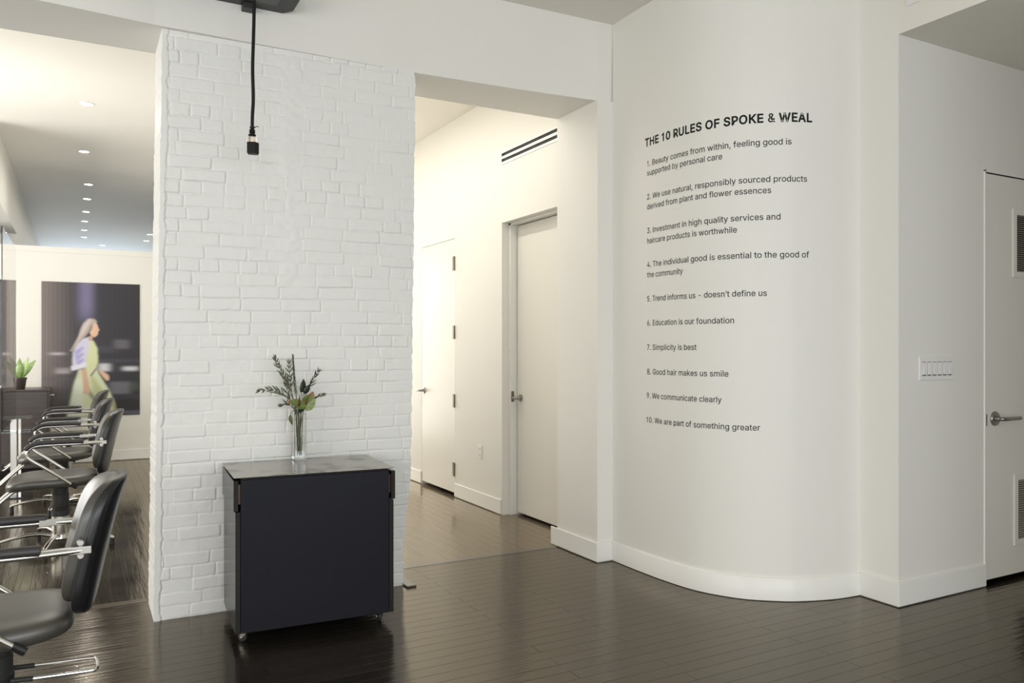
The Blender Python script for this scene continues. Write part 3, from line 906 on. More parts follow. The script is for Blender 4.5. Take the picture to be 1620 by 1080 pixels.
    'W': (686, [[155,0,16,509,82,509,163,196,175,145,187,94,197,40,189,40,200,94,211,145,224,196,306,509,380,509,462,196,474,145,486,94,497,40,488,40,499,94,510,145,523,196,603,509,670,509,530,0,455,0,368,323,351,391,336,475,350,475,335,395,318,323,230,0]]),
    'a': (389, [[160,-9,137,-7,115,-3,94,5,76,15,60,29,48,45,38,63,32,84,30,108,32,128,36,146,43,161,53,174,64,184,78,193,92,200,108,206,125,211,178,220,234,227,247,229,257,231,265,235,271,240,274,246,276,255,276,257,275,272,272,285,267,297,260,307,251,315,240,322,227,327,212,330,196,331,178,330,163,327,149,322,137,316,127,309,118,301,110,292,104,283,100,274,41,291,51,313,64,331,79,346,95,358,114,368,133,375,153,380,173,383,194,384,239,379,255,375,271,369,286,360,300,350,312,336,322,320,330,301,335,278,337,251,337,0,277,0,277,52,272,52,252,25,242,16,229,8,215,1,199,-4,181,-7],[170,45,192,47,211,51,228,59,242,68,254,80,263,93,270,108,274,122,276,138,276,190,259,182,231,176,200,171,175,168,134,159,122,153,112,147,103,139,97,130,93,118,92,105,93,93,96,82,102,72,109,64,119,57,130,52,142,48,156,46]]),
    'b': (424, [[229,-8,208,-7,189,-3,172,4,159,12,147,21,138,31,118,59,112,59,112,0,53,0,53,509,114,509,114,319,118,319,137,346,147,355,158,364,171,373,188,379,207,383,229,384,259,382,287,374,313,361,335,342,354,320,370,293,379,270,385,245,389,218,390,189,389,160,385,133,379,108,370,84,355,57,336,34,313,16,288,3,260,-6],[220,47,242,49,262,55,279,66,294,80,306,97,316,117,323,139,327,163,328,189,327,215,323,239,316,261,307,281,295,298,280,311,262,322,243,328,220,330,198,328,178,322,161,312,147,299,134,282,125,263,118,241,114,216,113,189,114,162,118,138,125,115,135,95,147,78,162,65,179,55,198,49]]),
    'c': (396, [[207,-8,182,-7,159,-2,137,6,117,16,98,30,82,46,68,64,56,85,46,108,40,133,36,159,34,187,36,216,40,243,46,268,56,291,68,312,82,330,98,346,117,360,137,371,159,378,182,383,207,384,226,384,243,381,260,377,276,371,291,364,305,356,318,346,330,335,340,322,349,308,356,293,362,277,303,262,290,289,270,311,242,325,207,330,184,328,163,321,145,310,130,296,118,278,108,258,102,236,98,212,96,187,98,163,102,139,108,117,118,97,130,80,145,66,163,55,184,49,207,46,243,52,271,66,292,89,304,117,363,102,357,86,350,70,341,56,331,43,319,32,306,21,292,12,277,5,261,-1,244,-5,226,-7]]),
    'd': (424, [[195,-8,165,-6,137,3,111,16,89,34,70,57,55,84,46,108,39,133,35,160,34,189,35,218,39,245,46,270,55,293,70,320,89,342,112,361,137,374,165,382,196,384,218,383,237,379,253,373,267,364,278,355,287,346,306,319,311,319,311,509,372,509,372,0,313,0,313,59,307,59,287,31,277,21,266,12,252,4,236,-3,217,-7],[205,47,226,49,246,55,263,65,278,78,290,95,299,115,306,138,310,162,312,189,310,216,306,241,300,263,290,282,278,299,263,312,246,322,227,328,205,330,182,328,162,322,145,311,130,298,118,281,108,261,102,239,98,215,96,189,98,163,102,139,109,117,118,97,130,80,145,66,162,55,182,49]]),
    'e': (404, [[212,-8,185,-7,161,-2,138,6,117,16,98,30,82,46,68,64,56,85,46,108,40,132,35,159,34,187,35,215,39,242,46,267,55,290,67,311,81,329,97,346,115,359,135,370,157,378,180,383,205,384,226,383,246,380,266,374,285,366,303,355,319,341,334,324,347,305,357,282,365,256,370,227,371,194,371,169,75,169,75,221,338,221,310,202,308,226,304,248,298,269,288,286,277,301,263,314,246,323,227,328,205,330,183,328,164,323,146,313,131,301,119,286,109,270,102,251,97,231,96,211,96,178,98,151,102,127,110,106,121,88,135,73,151,61,169,53,190,48,212,46,227,47,241,49,254,53,265,58,276,65,285,73,294,82,300,93,306,105,365,91,358,72,348,55,335,39,320,26,302,14,283,4,261,-3,237,-7]]),
    'f': (254, [[228,379,228,327,6,327,6,379],[81,0,81,432,82,452,87,470,96,486,107,499,120,510,135,519,152,525,169,529,187,530,222,527,243,521,227,468,215,472,195,474,178,472,164,468,154,460,147,449,143,435,142,419,142,0]]),
    'g': (425, [[207,-151,180,-149,156,-146,134,-140,114,-132,97,-122,82,-110,70,-97,59,-84,51,-69,101,-41,122,-66,131,-74,142,-82,154,-88,169,-93,187,-96,207,-97,236,-95,261,-87,282,-75,298,-58,308,-34,311,-6,311,68,306,68,287,41,277,32,266,23,252,16,236,10,217,6,195,5,165,7,138,14,113,27,90,43,71,65,55,90,46,112,39,136,35,163,34,191,35,220,39,246,46,271,55,293,71,320,90,342,112,361,138,374,166,382,196,384,218,383,237,379,253,373,267,365,279,356,288,346,308,319,313,319,313,379,372,379,372,-9,370,-40,363,-67,350,-90,334,-109,314,-124,291,-136,265,-144,237,-149],[205,59,227,61,246,66,264,75,278,87,290,103,300,121,307,142,311,166,312,193,311,219,307,242,300,264,291,283,279,299,264,312,247,322,227,328,205,330,182,328,163,322,145,312,130,298,118,282,109,262,102,241,98,218,96,193,98,167,102,144,109,123,118,104,131,88,145,76,163,66,183,61]]),
    'h': (410, [[114,227,114,0,53,0,53,509,114,509,114,287,102,287,116,319,132,344,152,362,175,374,200,382,227,384,252,383,275,377,295,369,313,356,328,340,341,321,350,298,355,271,357,240,357,0,296,0,296,235,293,263,286,286,273,304,256,318,235,326,210,329,192,328,176,324,161,317,147,308,136,297,126,283,119,266,115,248]]),
    'i': (167, [[53,0,53,379,114,379,114,0],[84,443,73,444,63,448,54,455,47,463,43,472,41,483,43,494,47,504,54,512,63,518,73,522,84,524,95,522,105,518,114,512,121,504,125,494,126,483,125,472,121,463,114,455,105,448,95,444]]),
    'k': (381, [[110,137,110,212,121,212,284,379,360,379,184,199,177,199],[53,0,53,509,114,509,114,0],[294,0,148,186,191,229,372,0]]),
    'l': (167, [[53,0,53,509,114,509,114,0]]),
    'm': (610, [[53,0,53,379,112,379,112,295,108,295,114,314,122,331,132,346,144,358,158,368,172,376,187,382,203,385,219,386,245,383,268,375,287,361,303,342,314,320,321,295,312,295,318,312,326,329,337,343,350,356,364,366,381,375,398,381,417,385,437,386,458,385,478,380,497,372,514,361,529,346,541,328,550,307,555,283,557,255,557,0,496,0,496,254,493,279,485,298,473,313,456,323,438,329,419,330,402,329,387,326,374,320,363,312,353,302,345,290,340,277,336,263,335,247,335,0,274,0,274,260,272,280,265,297,253,311,238,322,220,328,199,330,185,329,171,326,158,320,145,312,135,302,126,289,119,274,115,257,114,238,114,0]]),
    'n': (410, [[114,227,114,0,53,0,53,379,112,379,112,287,102,287,116,319,132,344,152,362,175,374,200,382,227,384,252,383,275,377,295,369,313,356,328,340,341,321,350,298,355,271,357,240,357,0,296,0,296,235,293,263,286,286,273,304,256,318,235,326,210,329,192,328,176,324,161,317,147,308,136,297,126,283,119,266,115,248]]),
    'o': (415, [[207,-8,182,-7,159,-2,137,6,117,16,98,30,82,46,68,64,56,85,46,108,40,133,36,159,34,187,36,216,40,243,46,268,56,291,68,312,82,330,98,346,117,360,137,371,159,378,182,383,207,384,233,383,256,378,278,371,299,360,317,346,333,330,347,312,359,291,369,268,376,243,380,216,381,187,380,159,376,133,369,108,359,85,347,64,333,46,317,30,299,16,278,6,256,-2,233,-7],[207,46,231,49,252,55,270,66,285,80,298,97,307,117,314,139,318,163,319,187,318,212,314,236,307,258,298,278,285,296,270,310,252,321,231,328,207,330,184,328,163,321,145,310,130,296,118,278,108,258,102,236,98,212,96,187,98,163,102,139,108,117,118,97,130,80,145,66,163,55,184,49]]),
    'p': (424, [[53,-143,53,379,112,379,112,319,118,319,137,346,147,355,158,364,171,373,188,379,207,383,229,384,259,382,287,374,313,361,335,342,354,320,370,293,379,270,385,245,389,218,390,189,389,160,385,133,379,108,370,84,355,57,336,34,313,16,288,3,260,-6,229,-8,208,-7,189,-3,173,4,159,12,147,21,138,31,118,59,114,59,114,-143],[220,47,242,49,262,55,279,66,294,80,306,97,316,117,323,139,327,163,328,189,327,215,323,239,316,261,307,281,295,298,280,311,262,322,243,328,220,330,198,328,178,322,161,312,147,299,134,282,125,263,118,241,114,216,113,189,114,162,118,138,125,115,135,95,147,78,162,65,179,55,198,49]]),
    'q': (424, [[372,-143,311,-143,311,59,306,59,287,31,277,21,266,12,252,4,236,-3,217,-7,195,-8,165,-6,137,3,111,16,89,34,70,57,55,84,46,108,39,133,35,160,34,189,35,218,39,245,46,270,55,293,70,320,89,342,112,361,137,374,165,382,196,384,218,383,237,379,253,373,267,364,278,355,287,346,307,319,313,319,313,379,372,379],[205,47,226,49,246,55,263,65,278,78,290,95,299,115,306,138,310,162,312,189,310,216,306,241,300,263,290,282,278,299,263,312,246,322,227,328,205,330,182,328,162,322,145,311,130,298,118,281,108,261,102,239,98,215,96,189,98,163,102,139,109,117,118,97,130,80,145,66,162,55,182,49]]),
    'r': (259, [[53,0,53,379,112,379,112,321,115,321,124,339,137,354,152,367,171,377,191,383,213,385,229,384,243,384,243,322,230,324,207,326,190,324,174,321,159,315,146,306,135,296,126,284,119,269,115,254,114,237,114,0]]),
    's': (365, [[182,-8,157,-7,133,-3,112,3,93,12,76,24,62,38,50,54,41,73,36,94,94,107,101,87,111,72,124,60,141,52,160,47,181,45,206,47,227,53,244,62,258,74,265,88,268,103,266,115,262,126,254,136,243,144,229,150,212,155,149,170,118,180,92,192,72,208,58,227,50,249,47,274,49,295,55,314,65,332,79,347,95,360,115,370,137,378,161,383,187,384,212,383,234,379,254,372,271,363,286,352,299,339,309,324,318,308,324,290,268,277,262,291,254,304,243,316,228,325,210,331,187,333,166,331,147,326,131,317,119,305,111,292,109,277,110,264,115,253,124,243,136,235,152,229,172,223,229,209,261,200,287,187,306,171,320,153,328,131,331,107,329,85,323,65,312,47,298,31,281,18,260,6,236,-2,210,-7]]),
    't': (227, [[204,379,204,327,6,327,6,379],[65,471,126,471,126,98,127,83,130,70,136,61,144,55,156,51,170,50,185,51,202,54,213,2,192,-3,168,-4,138,-1,113,7,92,21,77,41,68,64,65,93]]),
    'u': (410, [[182,-5,158,-3,135,2,115,11,97,23,82,39,69,59,60,82,54,109,53,139,53,379,114,379,114,144,116,117,124,94,137,75,154,61,175,53,200,50,218,51,234,55,249,62,263,71,274,83,283,97,290,113,295,132,296,153,296,379,357,379,357,0,298,0,298,92,307,92,297,67,286,47,272,30,257,17,234,5,209,-3]]),
    'v': (389, [[163,0,17,379,84,379,165,155,187,87,206,21,184,21,203,87,224,155,305,379,371,379,226,0]]),
    'w': (567, [[138,0,23,379,87,379,133,214,154,137,175,41,165,41,186,135,206,214,252,379,316,379,362,214,382,136,402,41,391,41,413,135,434,214,480,379,545,379,429,0,368,0,319,172,305,225,291,280,277,338,291,338,277,280,263,225,248,172,199,0]]),
    'y': (389, [[47,-139,61,-86,71,-87,83,-89,94,-90,104,-89,113,-86,122,-81,130,-74,138,-64,145,-51,151,-36,163,-1,17,379,84,379,165,155,187,87,206,21,184,21,202,87,224,155,305,379,371,379,204,-58,196,-77,187,-93,177,-107,165,-119,153,-128,139,-136,125,-141,109,-144,91,-145,65,-143]]),
    '’': (177, [[52,318,82,509,151,509,98,318]]),
    ' ': (188, []),
}


def shrink(P, d):
    """push a closed outline outwards (positive d) along its corner normals"""
    P = [q for i, q in enumerate(P) if math.dist(q, P[i - 1]) > 6.5]
    n = len(P)
    A = 0.5 * sum(P[i][0] * P[(i + 1) % n][1] - P[(i + 1) % n][0] * P[i][1] for i in range(n))
    sg = 1 if A > 0 else -1
    out = []
    for i in range(n):
        a, b, c = P[i - 1], P[i], P[(i + 1) % n]
        e1 = Vector((b[0] - a[0], b[1] - a[1])).normalized()
        e2 = Vector((c[0] - b[0], c[1] - b[1])).normalized()
        n1, n2 = Vector((e1.y, -e1.x)) * sg, Vector((e2.y, -e2.x)) * sg
        m = n1 + n2
        q = m.length_squared
        m = m * (2 / q) if q > 0.6 else m * 1.3
        out.append((b[0] + m.x * d, b[1] + m.y * d))
    return out


def glyph_groups(outlines):
    """outer contours with their holes; overlapping strokes stay separate groups"""
    polys = [[(o_[2 * q], o_[2 * q + 1]) for q in range(len(o_) // 2)] for o_ in outlines]
    ar = [0.5 * sum(P[i][0] * P[(i + 1) % len(P)][1] - P[(i + 1) % len(P)][0] * P[i][1] for i in range(len(P))) for P in polys]
    big = max(range(len(ar)), key=lambda i: abs(ar[i]))
    outer = [i for i in range(len(ar)) if ar[i] * ar[big] > 0]

    def inside(pt, P):
        r = False
        for i in range(len(P)):
            (xa, ya), (xb, yb) = P[i], P[(i + 1) % len(P)]
            if (ya > pt[1]) != (yb > pt[1]) and pt[0] < (xb - xa) * (pt[1] - ya) / (yb - ya) + xa:
                r = not r
        return r
    groups = {i: [] for i in outer}
    for i in range(len(ar)):
        if i not in groups:
            for o_ in outer:
                if inside(polys[i][0], polys[o_]):
                    groups[o_].append(polys[i])
                    break
    return [(polys[o_], h) for o_, h in groups.items()]


def line_mesh(text, s0, s1, z, cap, bold, parent):
    k = cap / 509.0
    track = 1.06 if bold else 1.0
    fat = 25.0 if bold else 5.0
    bm = bmesh.new()
    x = 0.0
    for ch in text:
        adv, outlines = GLYPHS[ch]
        for P, holes in (glyph_groups(outlines) if outlines else []):
            ft = 11.0 if ch == '&' else fat
            loops = [shrink(P, ft)] + [shrink(h_, -ft) for h_ in holes]
            L3 = [[Vector((q[0], q[1], 0)) for q in lp] for lp in loops]
            flat = [q for lp in L3 for q in lp]
            vs = [bm.verts.new((x + q.x * k, q.y * k, 0)) for q in flat]
            for t_ in tessellate_polygon(L3):
                try:
                    bm.faces.new([vs[i] for i in t_])
                except ValueError:
                    pass
        x += adv * k * track
    x0 = min(v.co.x for v in bm.verts)
    x1 = max(v.co.x for v in bm.verts)
    x = x0 + 0.02
    while x < x1:           # cut long faces so that the letters follow the bend
        bmesh.ops.bisect_plane(bm, geom=bm.verts[:] + bm.edges[:] + bm.faces[:], plane_co=(x, 0, 0), plane_no=(1, 0, 0))
        x += 0.02
    sc = (s1 - s0) / (x1 - x0)
    for v in bm.verts:
        X, Y, nx, ny = on_curve(s0 + (v.co.x - x0) * sc)
        v.co = Vector((X - nx * 0.0008, Y - ny * 0.0008, z + v.co.y)) - parent.location
    me = bpy.data.meshes.new('text_line')
    bm.to_mesh(me)
    bm.free()
    me.materials.append(M['letter'])
    o = bpy.data.objects.new('text_line', me)
    COL.objects.link(o)
    o.parent = parent
    return o


def lettering(lines, cap, bold):
    root = bpy.data.objects.new('wall_lettering', None)
    COL.objects.link(root)
    X, Y, nx, ny = on_curve(lines[0][1])
    root.location = (X, Y, lines[-1][3])
    for text, s0, s1, z in lines:
        line_mesh(text, s0, s1, z, cap, bold, root)
    return root


for key, lines, cap, bold, label in LINES:
    tag(lettering(lines, cap, bold), label, 'lettering', 'black lettering on the curved wall')

# ------------------------------------------------------------------ ceiling downlights
LIGHTS = [(0.067, 7.98), (0.054, 9.92), (0.115, 11.87), (0.111, 13.03), (0.104, 14.25), (0.093, 15.32), (0.09, 16.47), (0.096, 17.5), (0.44, 18.7), (1.19, 16.5), (1.2, 17.5)]
ORD = ['first', 'second', 'third', 'fourth', 'fifth', 'sixth', 'seventh', 'eighth']
proto = None
for i, (x, y) in enumerate(LIGHTS):
    if i < 8:
        lab = f'{ORD[i]} lit round downlight of the ceiling row, counted from the beam'
    else:
        lab = ['lit downlight set off to the side beyond the end of the row', 'lit downlight close to the brick edge, nearer of the two there', 'lit downlight close to the brick edge, farther of the two there'][i - 8]
    if proto is None:
        proto = thing('recessed_downlight', lab, 'ceiling light', group='downlights in the salon ceiling')
        MB().lathe([(0.047, 0.0), (0.058, 0.0), (0.060, -0.003), (0.056, -0.006), (0.048, -0.005), (0.047, 0.0)], 32).build('trim_ring', M['trim'], proto)
        MB().lathe([(0.0, -0.001), (0.0475, -0.001), (0.0475, -0.003), (0.04, -0.0045), (0.0, -0.005)], 28).build('lens', M['lamp'], proto)
        t = proto
    else:
        t = copy_tree(proto)
        tag(t, lab, 'ceiling light', 'downlights in the salon ceiling')
    t.location = (x, y, HALL_H)
    area('downlight_lamp', (x, y, HALL_H - 0.03), (0, 0, -1), 0.09, 0.09, SALON_LAMP_POWER * (1.0 if y < 11 else 0.45), WARM, 'DISK', 165)
for x, y in HALL_LAMPS:
    area('corridor_lamp', (x, y, HALL_H - 0.03), (0, 0, -1), 0.10, 3.6, HALL_LAMP_POWER, WARM, 'RECTANGLE', 180)

# ------------------------------------------------------------------ cord drop and box on the beam
t = thing('ceiling_box', 'long black box fixed to the beam over the brick pier', 'box', (0.62, 4.25, 3.215))
MB().prism([(-0.45, -0.12), (0.36, -0.12), (0.395, -0.085), (0.395, 0.06), (0.35, 0.118), (-0.45, 0.118)], 0, 0.13).build('housing', M['dark_grey'], t, bevel=0.006)
MB().box(0.135, 0.20, 0.05, 0.118, -0.032, 0.0).build('bracket', M['dark_grey'], t, bevel=0.003)
MB().box(-0.4, 0.30, -0.06, 0.02, -0.006, 0.0).build('under_panel', mat('grey_panel', (0.07, 0.07, 0.07), 0.4), t, bevel=0.002)

t = thing('hanging_cord', 'thick black cord hanging before the brick pier with a black connector at its end', 'cord', (0.765, 4.09, 0))
pts = [(0.0, 0, FRONT_H), (0.002, 0, 3.3), (0.004, 0, 3.1), (0.001, 0, 2.95), (-0.003, 0, 2.8), (0.0, 0, 2.65), (-0.004, 0, 2.56), (-0.005, 0, 2.497)]
MB().tube(smooth_path(pts, 6), 0.0085, 10).build('cable', M['black'], t)
tie = MB().tube([(0.012 * math.cos(a) - 0.004, 0.012 * math.sin(a), 2.505) for a in np.linspace(0, 2 * math.pi, 13)[:-1]], 0.0028, 6, closed=True)
tie.tube([(0.006, -0.008, 2.505), (0.016, -0.012, 2.509), (0.024, -0.012, 2.506)], 0.002, 6)
tie.build('cable_tie', mat('navy_tie', (0.02, 0.02, 0.08), 0.5), t)
MB().lathe([(0.009, 2.498), (0.014, 2.49), (0.015, 2.478), (0.011, 2.472), (0.014, 2.466), (0.012, 2.458)], 16, (-0.005, 0, 0)).build('strain_relief', M['black'], t)
MB().lathe([(0.012, 2.472), (0.019, 2.468), (0.022, 2.455), (0.025, 2.43), (0.025, 2.426)], 20, (-0.005, 0, 0)).build('plug', M['clear_plastic'], t)
for dx in (-0.009, 0.008):
    MB().box(-0.005 + dx - 0.002, -0.005 + dx + 0.002, -0.004, 0.004, 2.43, 2.456).build('contact', M['copper'], t)
MB().prism([(-0.033, -0.012), (0.004, -0.03), (0.026, -0.012), (0.024, 0.022), (-0.02, 0.026)], 2.372, 2.428).build('connector', M['black'], t, bevel=0.003)
MB().lathe([(0.0, FRONT_H - 0.03), (0.03, FRONT_H - 0.03), (0.045, FRONT_H - 0.012), (0.045, FRONT_H)], 24).build('ceiling_rose', M['black'], t)

# ------------------------------------------------------------------ rolling cart
t = thing('rolling_cart', 'black wooden cart on casters with a worn metal top, in front of the brick pier', 'cart', (0.646, 3.888, 0), math.radians(-3.2))
CW, CD, CB, CT = 0.768, 0.525, 0.060, 0.794
DZ = 0.636
b = MB()
b.box(0.022, CW - 0.022, 0.02, CD, CB + 0.002, CB + 0.02)           # bottom
b.box(0.03, CW - 0.03, CD - 0.018, CD, CB + 0.02, CT - 0.012)       # back
b.box(0.05, CW - 0.05, 0.02, CD - 0.018, CT - 0.03, CT - 0.012)     # sub-top
b.box(0.052, 0.06, 0.02, CD - 0.02, DZ - 0.02, CT - 0.03).box(CW - 0.06, CW - 0.052, 0.02, CD - 0.02, DZ - 0.02, CT - 0.03)
b.build('carcass', M['cart'], t, bevel=0.001)
MB().box(0.024, CW - 0.024, 0.0, 0.019, CB, CT - 0.012).build('front_panel', M['cart'], t, bevel=0.0015)
for x0, x1 in ((0.0, 0.0225), (CW - 0.0225, CW)):
    MB().box(x0, x1, 0.0, CD, CB, DZ - 0.004).build('side_panel', M['side_panel'], t, bevel=0.0015)
for s in (0, 1):
    x0, x1 = (-0.008, 0.013) if s == 0 else (CW - 0.013, CW + 0.008)
    d = MB().box(x0, x1, -0.001, CD - 0.004, DZ, CT - 0.014).build('drawer', M['side_panel'], t, bevel=0.0015)
    xa, xb = (0.014, 0.05) if s == 0 else (CW - 0.05, CW - 0.014)
    MB().box(xa, xb, 0.022, CD - 0.03, DZ + 0.03, CT - 0.035).build('drawer_box', M['ply'], d)
MB().box(-0.008, CW + 0.001, -0.008, CD + 0.002, CT, CT + 0.004).build('top', M['zinc'], t, bevel=0.001)
MB().box(0.03, CW - 0.03, 0.012, CD - 0.01, CT - 0.012, CT).build('top_batten', M['black'], t)
for cx, cy, ang in ((0.055, 0.055, 2.4), (CW - 0.055, 0.055, 1.5), (0.055, CD - 0.06, 2.1), (CW - 0.055, CD - 0.06, 1.9)):
    R_ = Matrix.Translation((cx, cy, 0)) @ Matrix.Rotation(ang, 4, 'Z')
    c = MB()
    c.box(-0.032, 0.032, -0.024, 0.024, 0.0565, 0.0598)
    c.lathe([(0.017, 0.048), (0.019, 0.05), (0.019, 0.0565)], 20)
    for s in (-1, 1):
        y = s * 0.0125
        c.rings([[(-0.014, yy, 0.05), (0.014, yy, 0.05), (0.03, yy, 0.03), (0.026, yy, 0.017), (0.017, yy, 0.017)] for yy in (y - 0.0012, y + 0.0012)])
    c.lathe([(0.004, -0.016), (0.004, 0.016)], 12, (0.02, 0, 0.0235), 'Y')
    c = c.xf(R_).build('caster', M['chrome'], t, bevel=0.0006)
    w = MB().lathe([(0.008, -0.0095), (0.0195, -0.0095), (0.023, -0.006), (0.0235, 0), (0.023, 0.006), (0.0195, 0.0095), (0.008, 0.0095)], 24, (0.02, 0, 0.0235), 'Y')
    w.xf(R_).build('wheel', M['rubber'], c)

# ------------------------------------------------------------------ vase and flowers
VX, VY, VZ = 1.048, 4.318, 0.7985
t = thing('glass_vase', 'tall square clear glass vase of cut stems on the cart top', 'vase', (VX, VY, VZ), math.radians(-3))
h, a, w = 0.252, 0.032, 0.0045
v = MB()


def sq(r, z, ch=0.003):
    return [(r, -r + ch, z), (r, r - ch, z), (r - ch, r, z), (-r + ch, r, z), (-r, r - ch, z), (-r, -r + ch, z), (-r + ch, -r, z), (r - ch, -r, z)]


v.rings([sq(0.029, 0.0), sq(a, 0.003), sq(a, h), sq(a - w, h), sq(a - w, 0.022), sq(0.01, 0.019)])
v.build('vessel', M['glass'], t, angle=20)
MB().rings([sq(a - w - 0.0003, 0.0225), sq(a - w - 0.0003, 0.13)]).build('water', M['water'], t, angle=20)


def fp(cx, cz, dy=0.0):
    """a point of the bouquet from bouquet units: right and up from the vase foot, in metres"""
    return Vector((VX + cx, VY + dy, VZ + cz))


def cp(px, py, dy=0.0):
    return fp((px - 515) * 0.000549, (1010 - py) * 0.000631, dy)


def leaf_mesh(mb, base, direction, normal, length, width, curl=0.1, n=6, fold=0.15, tip=1.0):
    d = Vector(direction).normalized()
    nn = Vector(normal)
    nn = (nn - d * nn.dot(d)).normalized()
    s = d.cross(nn).normalized()
    rows = []
    for i in range(n + 1):
        u = i / n
        wv = width * 0.5 * (math.sin(math.pi * (u ** 0.8 if tip >= 1 else u)) ** 0.8 if 0 < u < 1 else 0.02)
        c = Vector(base) + d * (length * u) - nn * (curl * length * u * u)
        rows.append([c - s * wv + nn * (fold * wv), c, c + s * wv + nn * (fold * wv)])
    V = [[mb.bm.verts.new(p) for p in r] for r in rows]
    for i in range(n):
        for k in range(2):
            mb.bm.faces.new([V[i][k], V[i][k + 1], V[i + 1][k + 1], V[i + 1][k]])


def solid(o, th=0.0004):
    m = o.modifiers.new('thick', 'SOLIDIFY')
    m.thickness = th
    m.offset = 0
    return o


def olive_branch(name, label, path, leaf_len, leaf_w, mtl, start=0.35, step=0.018, seed=0, group='olive branches in the vase', spread=0.9):
    r = random.Random(seed)
    P = smooth_path(path, 10)
    root = thing(name, label, 'branch', tuple(P[0]), group=group)
    off = Vector(P[0])
    Pl = [p - off for p in P]
    m = len(Pl)
    MB().tube(Pl, [0.0024 - 0.0014 * i / m for i in range(m)], 6).build('stem', M['twig'], root)
    lf = MB()
    acc, side = 0.0, 1
    for i in range(1, m):
        acc += (Pl[i] - Pl[i - 1]).length
        if i / m < start:
            acc = 0
            continue
        if acc > step * 1.15:
            acc = 0
            tdir = (Pl[min(i + 1, m - 1)] - Pl[i - 1]).normalized()
            k = 1.0 - 0.35 * max(0, (i / m - 0.6) / 0.4)
            side = -side
            for sd in ((1, -1) if r.random() < 0.65 else (side,)):
                sidev = tdir.cross(Vector((0, -1, 0))).normalized() * sd
                dirv = tdir * r.uniform(0.9, 1.25) + sidev * spread * r.uniform(0.35, 0.75) + Vector((0, r.uniform(-0.5, 0.35), r.uniform(-0.1, 0.1)))
                leaf_mesh(lf, Pl[i], dirv, (r.uniform(-0.5, 0.5), -1, r.uniform(-0.3, 0.6)), leaf_len * 1.3 * k * r.uniform(0.75, 1.2), leaf_w * 0.95 * r.uniform(0.85, 1.15), r.uniform(-0.12, 0.2))
    leaf_mesh(lf, Pl[-1], (Pl[-1] - Pl[-3]), (0, -1, 0.2), leaf_len * 0.7, leaf_w * 0.8, 0.05)
    solid(lf.build('leaves', mtl, root, angle=60))
    return root


olive_branch('olive_branch', 'grey-green olive branch rising highest on the side of the bare brick, curving up and outward', [cp(500, 965, .01), cp(505, 640, .008), cp(440, 450, 0), cp(370, 300, -.01), cp(318, 220, -.02), cp(272, 135, -.03)], 0.036, 0.0085, M['olive'], 0.42, 0.0155, 1)
olive_branch('olive_branch', 'olive branch reaching out almost level, farthest out over the cart end', [cp(525, 960, -.005), cp(505, 640, -.004), cp(430, 500, -.02), cp(330, 430, -.04), cp(230, 395, -.05), cp(125, 398, -.055)], 0.034, 0.009, M['olive'], 0.44, 0.0155, 2)
olive_branch('olive_branch', 'short drooping olive sprig low beside the vase mouth', [cp(510, 940, -.01), cp(500, 630, -.008), cp(430, 545, -.03), cp(370, 515, -.045), cp(318, 525, -.05)], 0.03, 0.009, M['olive'], 0.5, 0.012, 3)
olive_branch('olive_branch', 'dark thin-leaved branch pointing up toward the corridor opening', [cp(520, 965, .012), cp(530, 640, .01), cp(570, 470, .0), cp(620, 370, -.01), cp(660, 300, -.015), cp(695, 250, -.02)], 0.03, 0.0062, M['dark_leaf'], 0.52, 0.013, 4, spread=1.0)
olive_branch('olive_branch', 'pale olive sprig spreading level toward the corridor opening', [cp(505, 950, .012), cp(545, 630, .0), cp(600, 520, -.015), cp(660, 468, -.03), cp(735, 448, -.04)], 0.03, 0.009, M['olive'], 0.52, 0.014, 5)
olive_branch('olive_branch', 'pale olive branch standing upright behind the flower spike', [cp(530, 950, .015), cp(490, 620, .018), cp(455, 440, .022), cp(435, 300, .022), cp(425, 175, .018)], 0.034, 0.0095, M['pale_olive'], 0.45, 0.02, 6)
olive_branch('olive_branch', 'short olive sprig packed in the middle behind the green flowers', [cp(500, 950, .0), cp(480, 620, .008), cp(430, 500, .01), cp(400, 420, .01), cp(395, 330, .005)], 0.036, 0.0095, M['olive'], 0.45, 0.014, 8)

# flower spike
P = smooth_path([cp(515, 960, -.002), cp(505, 640, -.006), cp(478, 440, -.012), cp(460, 280, -.012), cp(448, 100, -.01)], 12)
root = thing('flower_spike', 'tall dark upright flower spike beaded with white buds, topmost in the vase', 'flower', tuple(P[0]))
Pl = [p - P[0] for p in P]
MB().tube(Pl, 0.0026, 6).build('stem', M['stem'], root)
k0 = int(len(Pl) * 0.5)
MB().tube(Pl[k0:], [0.0068 - 0.003 * i / (len(Pl) - k0) for i in range(len(Pl) - k0)], 10).build('spike_core', M['dark_leaf'], root)
for mtl, nm, n, lo, hi in ((M['bud_white'], 'buds', 190, 0.50, 0.80), (M['dark_leaf'], 'dark_buds', 220, 0.52, 1.0)):
    bd = MB()
    for q in range(n):
        u = lo + (hi - lo) * random.random() ** (1.25 if nm == 'buds' else 1)
        i = min(int(u * (len(Pl) - 1)), len(Pl) - 2)
        c = Pl[i].lerp(Pl[i + 1], random.random())
        an = random.uniform(0, 2 * math.pi)
        rr = 0.0095 - 0.0055 * (u - 0.5) / 0.5
        bmesh.ops.create_icosphere(bd.bm, subdivisions=1, radius=random.uniform(0.0011, 0.002) * (1.25 - 0.5 * u), matrix=Matrix.Translation(c + Vector((rr * math.cos(an), rr * math.sin(an), 0))))
    bd.build(nm, mtl, root)


